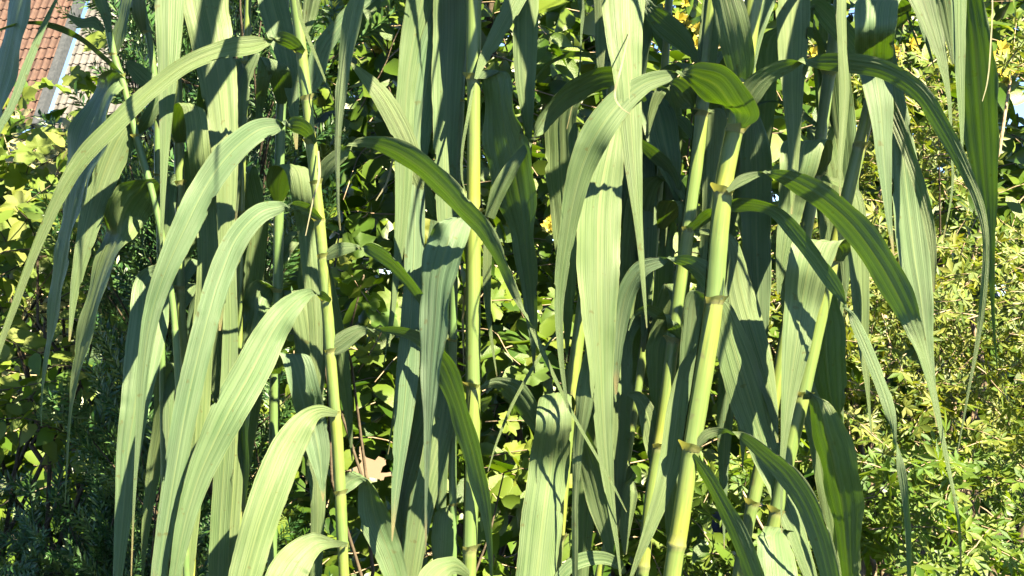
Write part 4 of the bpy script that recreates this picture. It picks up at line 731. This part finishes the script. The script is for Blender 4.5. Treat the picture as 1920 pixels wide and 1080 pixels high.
# conifers
shrub('yew_column', 'dark upright yew column with needle shoots behind the left hanging blades', 'conifer', (gx(350, 1.2), 1.2, 0), 10,
      [(250, 490, -160, 1400, 0.9, 1.6, 380), (248, 305, 480, 1500, 0.5, 0.75, 100), (425, 500, -100, 680, .45, .7, 60)], NS, M_NEEDLE, 3, 0.055, (0.09, 0.15), 300, 0.002, M_BARK, 7, 0.016, part='needle_shoot', rest='needle_foliage', up=1.3, face=.2, axis_up=.9, spread=.4)
shrub('low_yew', 'low green needled yew in the lower left corner', 'conifer', (gx(130, 1.0), 1.0, 0), 12,
      [(-140, 320, 1060, 1500, 0.6, 1.1, 160)], NS, M_NEEDLE, 3, 0.05, (0.08, 0.13), 200, 0.002, M_BARK, 6, 0.012, part='needle_shoot', rest='needle_foliage', up=.9, face=.2, axis_up=.5, spread=.6)
def yellow_flowers():
    rs = random.Random(5)
    base = Vector((gx(1200, 2.0), 2.0, 0)); root = empty('yellow_flowering_shrub', base, 'yellow flower clusters showing through gaps between the canes', 'shrub')
    mats = []; ends = []
    for (cx, cy, sp, d, n) in ((1285, 45, 34, 1.5, 12), (1310, 85, 20, 1.5, 5), (1036, 415, 16, 1.3, 4), (1560, 105, 26, 1.4, 8), (690, 72, 22, 1.5, 6), (1880, 115, 30, 1.5, 9), (1690, 90, 16, 1.4, 4), (1075, 440, 8, 1.3, 2)):
        ends.append(P(cx, cy, d))
        for _ in range(n):
            p = P(cx + rs.gauss(0, sp), cy + rs.gauss(0, sp * .6), d + rs.gauss(0, .03)); mats.append(frame(p, Vector((rs.gauss(0, .5), .2, 1)), Vector((rs.gauss(0.2, .4), -1, .5)), rs.uniform(.016, .03)))
    foliage(root, base, mats, FH, M_FLOWER, 60, 'flower')
    limbs(rs, root, base, ends, 0.006, M_BARK)
yellow_flowers()

# ------------------------------------------------------------------ houses far behind, garden house, stones
M_TILE_RED = plain_mat('red_clay_tile', (0.05, 0.026, 0.019), (0.10, 0.053, 0.038), 9, 0.75, 0.3)
M_TILE_GREY = plain_mat('grey_clay_tile', (0.08, 0.078, 0.077), (0.13, 0.125, 0.12), 9, 0.75, 0.3)
M_RENDER = plain_mat('white_render', (0.50, 0.49, 0.47), (0.60, 0.59, 0.57), 3, 0.85, 0.2)
M_TAN = plain_mat('tan_render', (0.24, 0.175, 0.11), (0.30, 0.225, 0.15), 3, 0.85, 0.2)
M_DARKWOOD = plain_mat('dark_board', (0.03, 0.035, 0.04), (0.06, 0.065, 0.07), 12, 0.7, 0.3)
M_RED = plain_mat('red_paint', (0.50, 0.03, 0.03), (0.60, 0.05, 0.04), 12, 0.5, 0.1)
M_STONE = plain_mat('grey_stone', (0.22, 0.22, 0.23), (0.40, 0.40, 0.40), 7, 0.85, 0.8, 0.03)
M_GLASS = plain_mat('dark_glass', (0.02, 0.025, 0.03), (0.04, 0.05, 0.06), 2, 0.1, 0.0)
def box(c, h, Mx=None):
    V = [Vector((c[0] + sx * h[0], c[1] + sy * h[1], c[2] + sz * h[2])) for sx in (-1, 1) for sy in (-1, 1) for sz in (-1, 1)]
    if Mx is not None: V = [Mx @ v for v in V]
    F = [(0, 1, 3, 2), (4, 6, 7, 5), (0, 4, 5, 1), (2, 3, 7, 6), (0, 2, 6, 4), (1, 5, 7, 3)]
    return V, F
def part(name, c, h, mat, root, Mx=None):
    V, F = box(c, h, Mx); return link(name, mesh(name, V, F, False), mat, root)
def tile_mesh():
    w, L = 0.25, 0.47; V, F = [], []; prof = [(0, 0.015), (.06, 0.0), (.11, 0.0), (.13, 0.03), (.16, 0.055), (.20, 0.06), (.235, 0.045), (.258, 0.012)]
    for j, (y, lift) in enumerate(((0, 0.035), (L, 0.0))):
        for x, z in prof: V.append((x, y, z + lift))
    n = len(prof)
    for x, z in prof: V.append((x, 0, z + 0.012))
    for k in range(n - 1): F.append((k, k + 1, n + k + 1, n + k)); F.append((2 * n + k, 2 * n + k + 1, k + 1, k))
    return mesh('roof_tile', V, F, False)
def house(name, label, p0, yaw, pitch, cols, rows, mat, wall_h, n_skip=0, verge=True):
    """p0: lower right corner of the roof slope; u runs along the eave to the left of it"""
    base = Vector((p0.x, p0.y, 0)); root = empty(name, base, label, 'house')
    u = Vector((math.cos(yaw), math.sin(yaw), 0)); inn = Vector((-math.sin(yaw), math.cos(yaw), 0)); v = (inn * math.cos(pitch) + Vector((0, 0, 1)) * math.sin(pitch)).normalized(); n = u.cross(v)
    org = p0 - u * cols * 0.25
    Mx = Matrix(((u.x, v.x, n.x, org.x - base.x), (u.y, v.y, n.y, org.y - base.y), (u.z, v.z, n.z, org.z), (0, 0, 0, 1)))
    W = cols * 0.25; Lr = rows * 0.40
    roof = part('roof', (W / 2, Lr / 2, -0.06), (W / 2, Lr / 2 + .1, 0.05), M_DARKWOOD, root, Mx)
    tm = tile_mesh(); tm.materials.append(mat); rs = random.Random(cols)
    for j in range(rows):
        for i in range(cols):
            o = bpy.data.objects.new('roof_tile', tm); COL.objects.link(o); o.parent = roof
            o.matrix_basis = Mx @ Matrix.Translation((i * 0.25 + rs.gauss(0, .006), j * 0.40 + rs.gauss(0, .012), rs.gauss(0, .004))) @ Matrix.Rotation(rs.gauss(0, .012), 4, 'Z')
    if verge: part('verge_strip', (W + 0.13, Lr / 2, -0.02), (0.10, Lr / 2 + .1, 0.16), M_DARKWOOD, root, Mx)  # dark strip along the right edge of the slope
    Wm = Matrix(((u.x, inn.x, 0, org.x - base.x), (u.y, inn.y, 0, org.y - base.y), (0, 0, 1, 0), (0, 0, 0, 1)))
    z = org.z - 0.2
    wl_ = part('wall', (W / 2, 3.4, z / 2), (W / 2 - .1, 3.0, z / 2), M_RENDER, root, Wm)
    part('gutter', (W / 2, -0.02, org.z - 0.1), (W / 2, 0.07, 0.06), M_DARKWOOD, root, Wm)
    for k in range(2):
        wd = part('window', (W * (0.3 + 0.4 * k), 0.38, z - 1.5), (0.5, 0.04, 0.6), M_RENDER, root, Wm); part('pane', (W * (0.3 + 0.4 * k), 0.335, z - 1.5), (0.43, 0.012, 0.53), M_GLASS, wd, Wm)
    return root
house('red_roofed_house', 'white house with red clay tile roof at the upper left', P(62, 232, 46), R(-14), R(58), 15, 15, M_TILE_RED, 5)
house('grey_roofed_house', 'white house with pale grey tile roof beside the red one', P(236, 250, 49), R(-14), R(58), 11, 16, M_TILE_GREY, 5)
def garden_house():
    y = 11.0; c = P(720, 900, y); base = Vector((c.x, y, 0)); root = empty('garden_house', base, 'small tan garden house with white base and red trim, low between the middle canes', 'shed')
    z = lambda py: P(0, py, y).z
    def seg(nm, x0, x1, y0, y1, dep, mat, par=root):
        a, b = P(x0, y1, y), P(x1, y0, y); a.z = max(a.z, 0.0)
        return part(nm, ((a.x + b.x) / 2 - base.x, dep, (a.z + b.z) / 2), ((b.x - a.x) / 2, 0.25, (b.z - a.z) / 2), mat, par)
    seg('upper_wall', 560, 840, 760, 905, 0.02, M_TAN); seg('base_wall', 555, 845, 907, 1060, 0, M_RENDER); seg('roof', 540, 860, 735, 758, -0.05, M_TILE_RED)
    seg('trim', 740, 800, 948, 953, -0.02, M_RED)
    for x in (746, 762): seg('post', x - 4, x + 4, 962, 1010, -0.06, M_DARKWOOD); seg('lantern', x - 5, x + 5, 952 + (x % 7), 962, -0.07, M_RED)
garden_house()
def stone(px, py, y, r, label, seed):
    bm = bmesh.new(); bmesh.ops.create_icosphere(bm, subdivisions=4, radius=1)
    c = P(px, py, y); base = Vector((c.x, y, 0))
    for v in bm.verts:
        d = v.co.copy(); k = 1 + 0.35 * noise.noise(d * 1.3 + Vector((seed, 0, 0))) + 0.12 * noise.noise(d * 4 + Vector((0, seed, 0)))
        v.co = Vector((d.x * r[0] * k, d.y * r[1] * k, max(-0.02, c.z + d.z * r[2] * k)))
    me = bpy.data.meshes.new('boulder'); bm.to_mesh(me); bm.free(); me.polygons.foreach_set('use_smooth', [True] * len(me.polygons))
    tag(link('boulder', me, M_STONE, None, base), label, 'boulder', None)
stone(1345, 985, 7.0, (0.18, 0.3, 0.22), 'grey boulder low in the gap just right of the thickest cane', 2.0)
stone(1512, 915, 7.6, (0.16, 0.3, 0.34), 'pale upright stone in the gap under the leaning cane', 5.0)
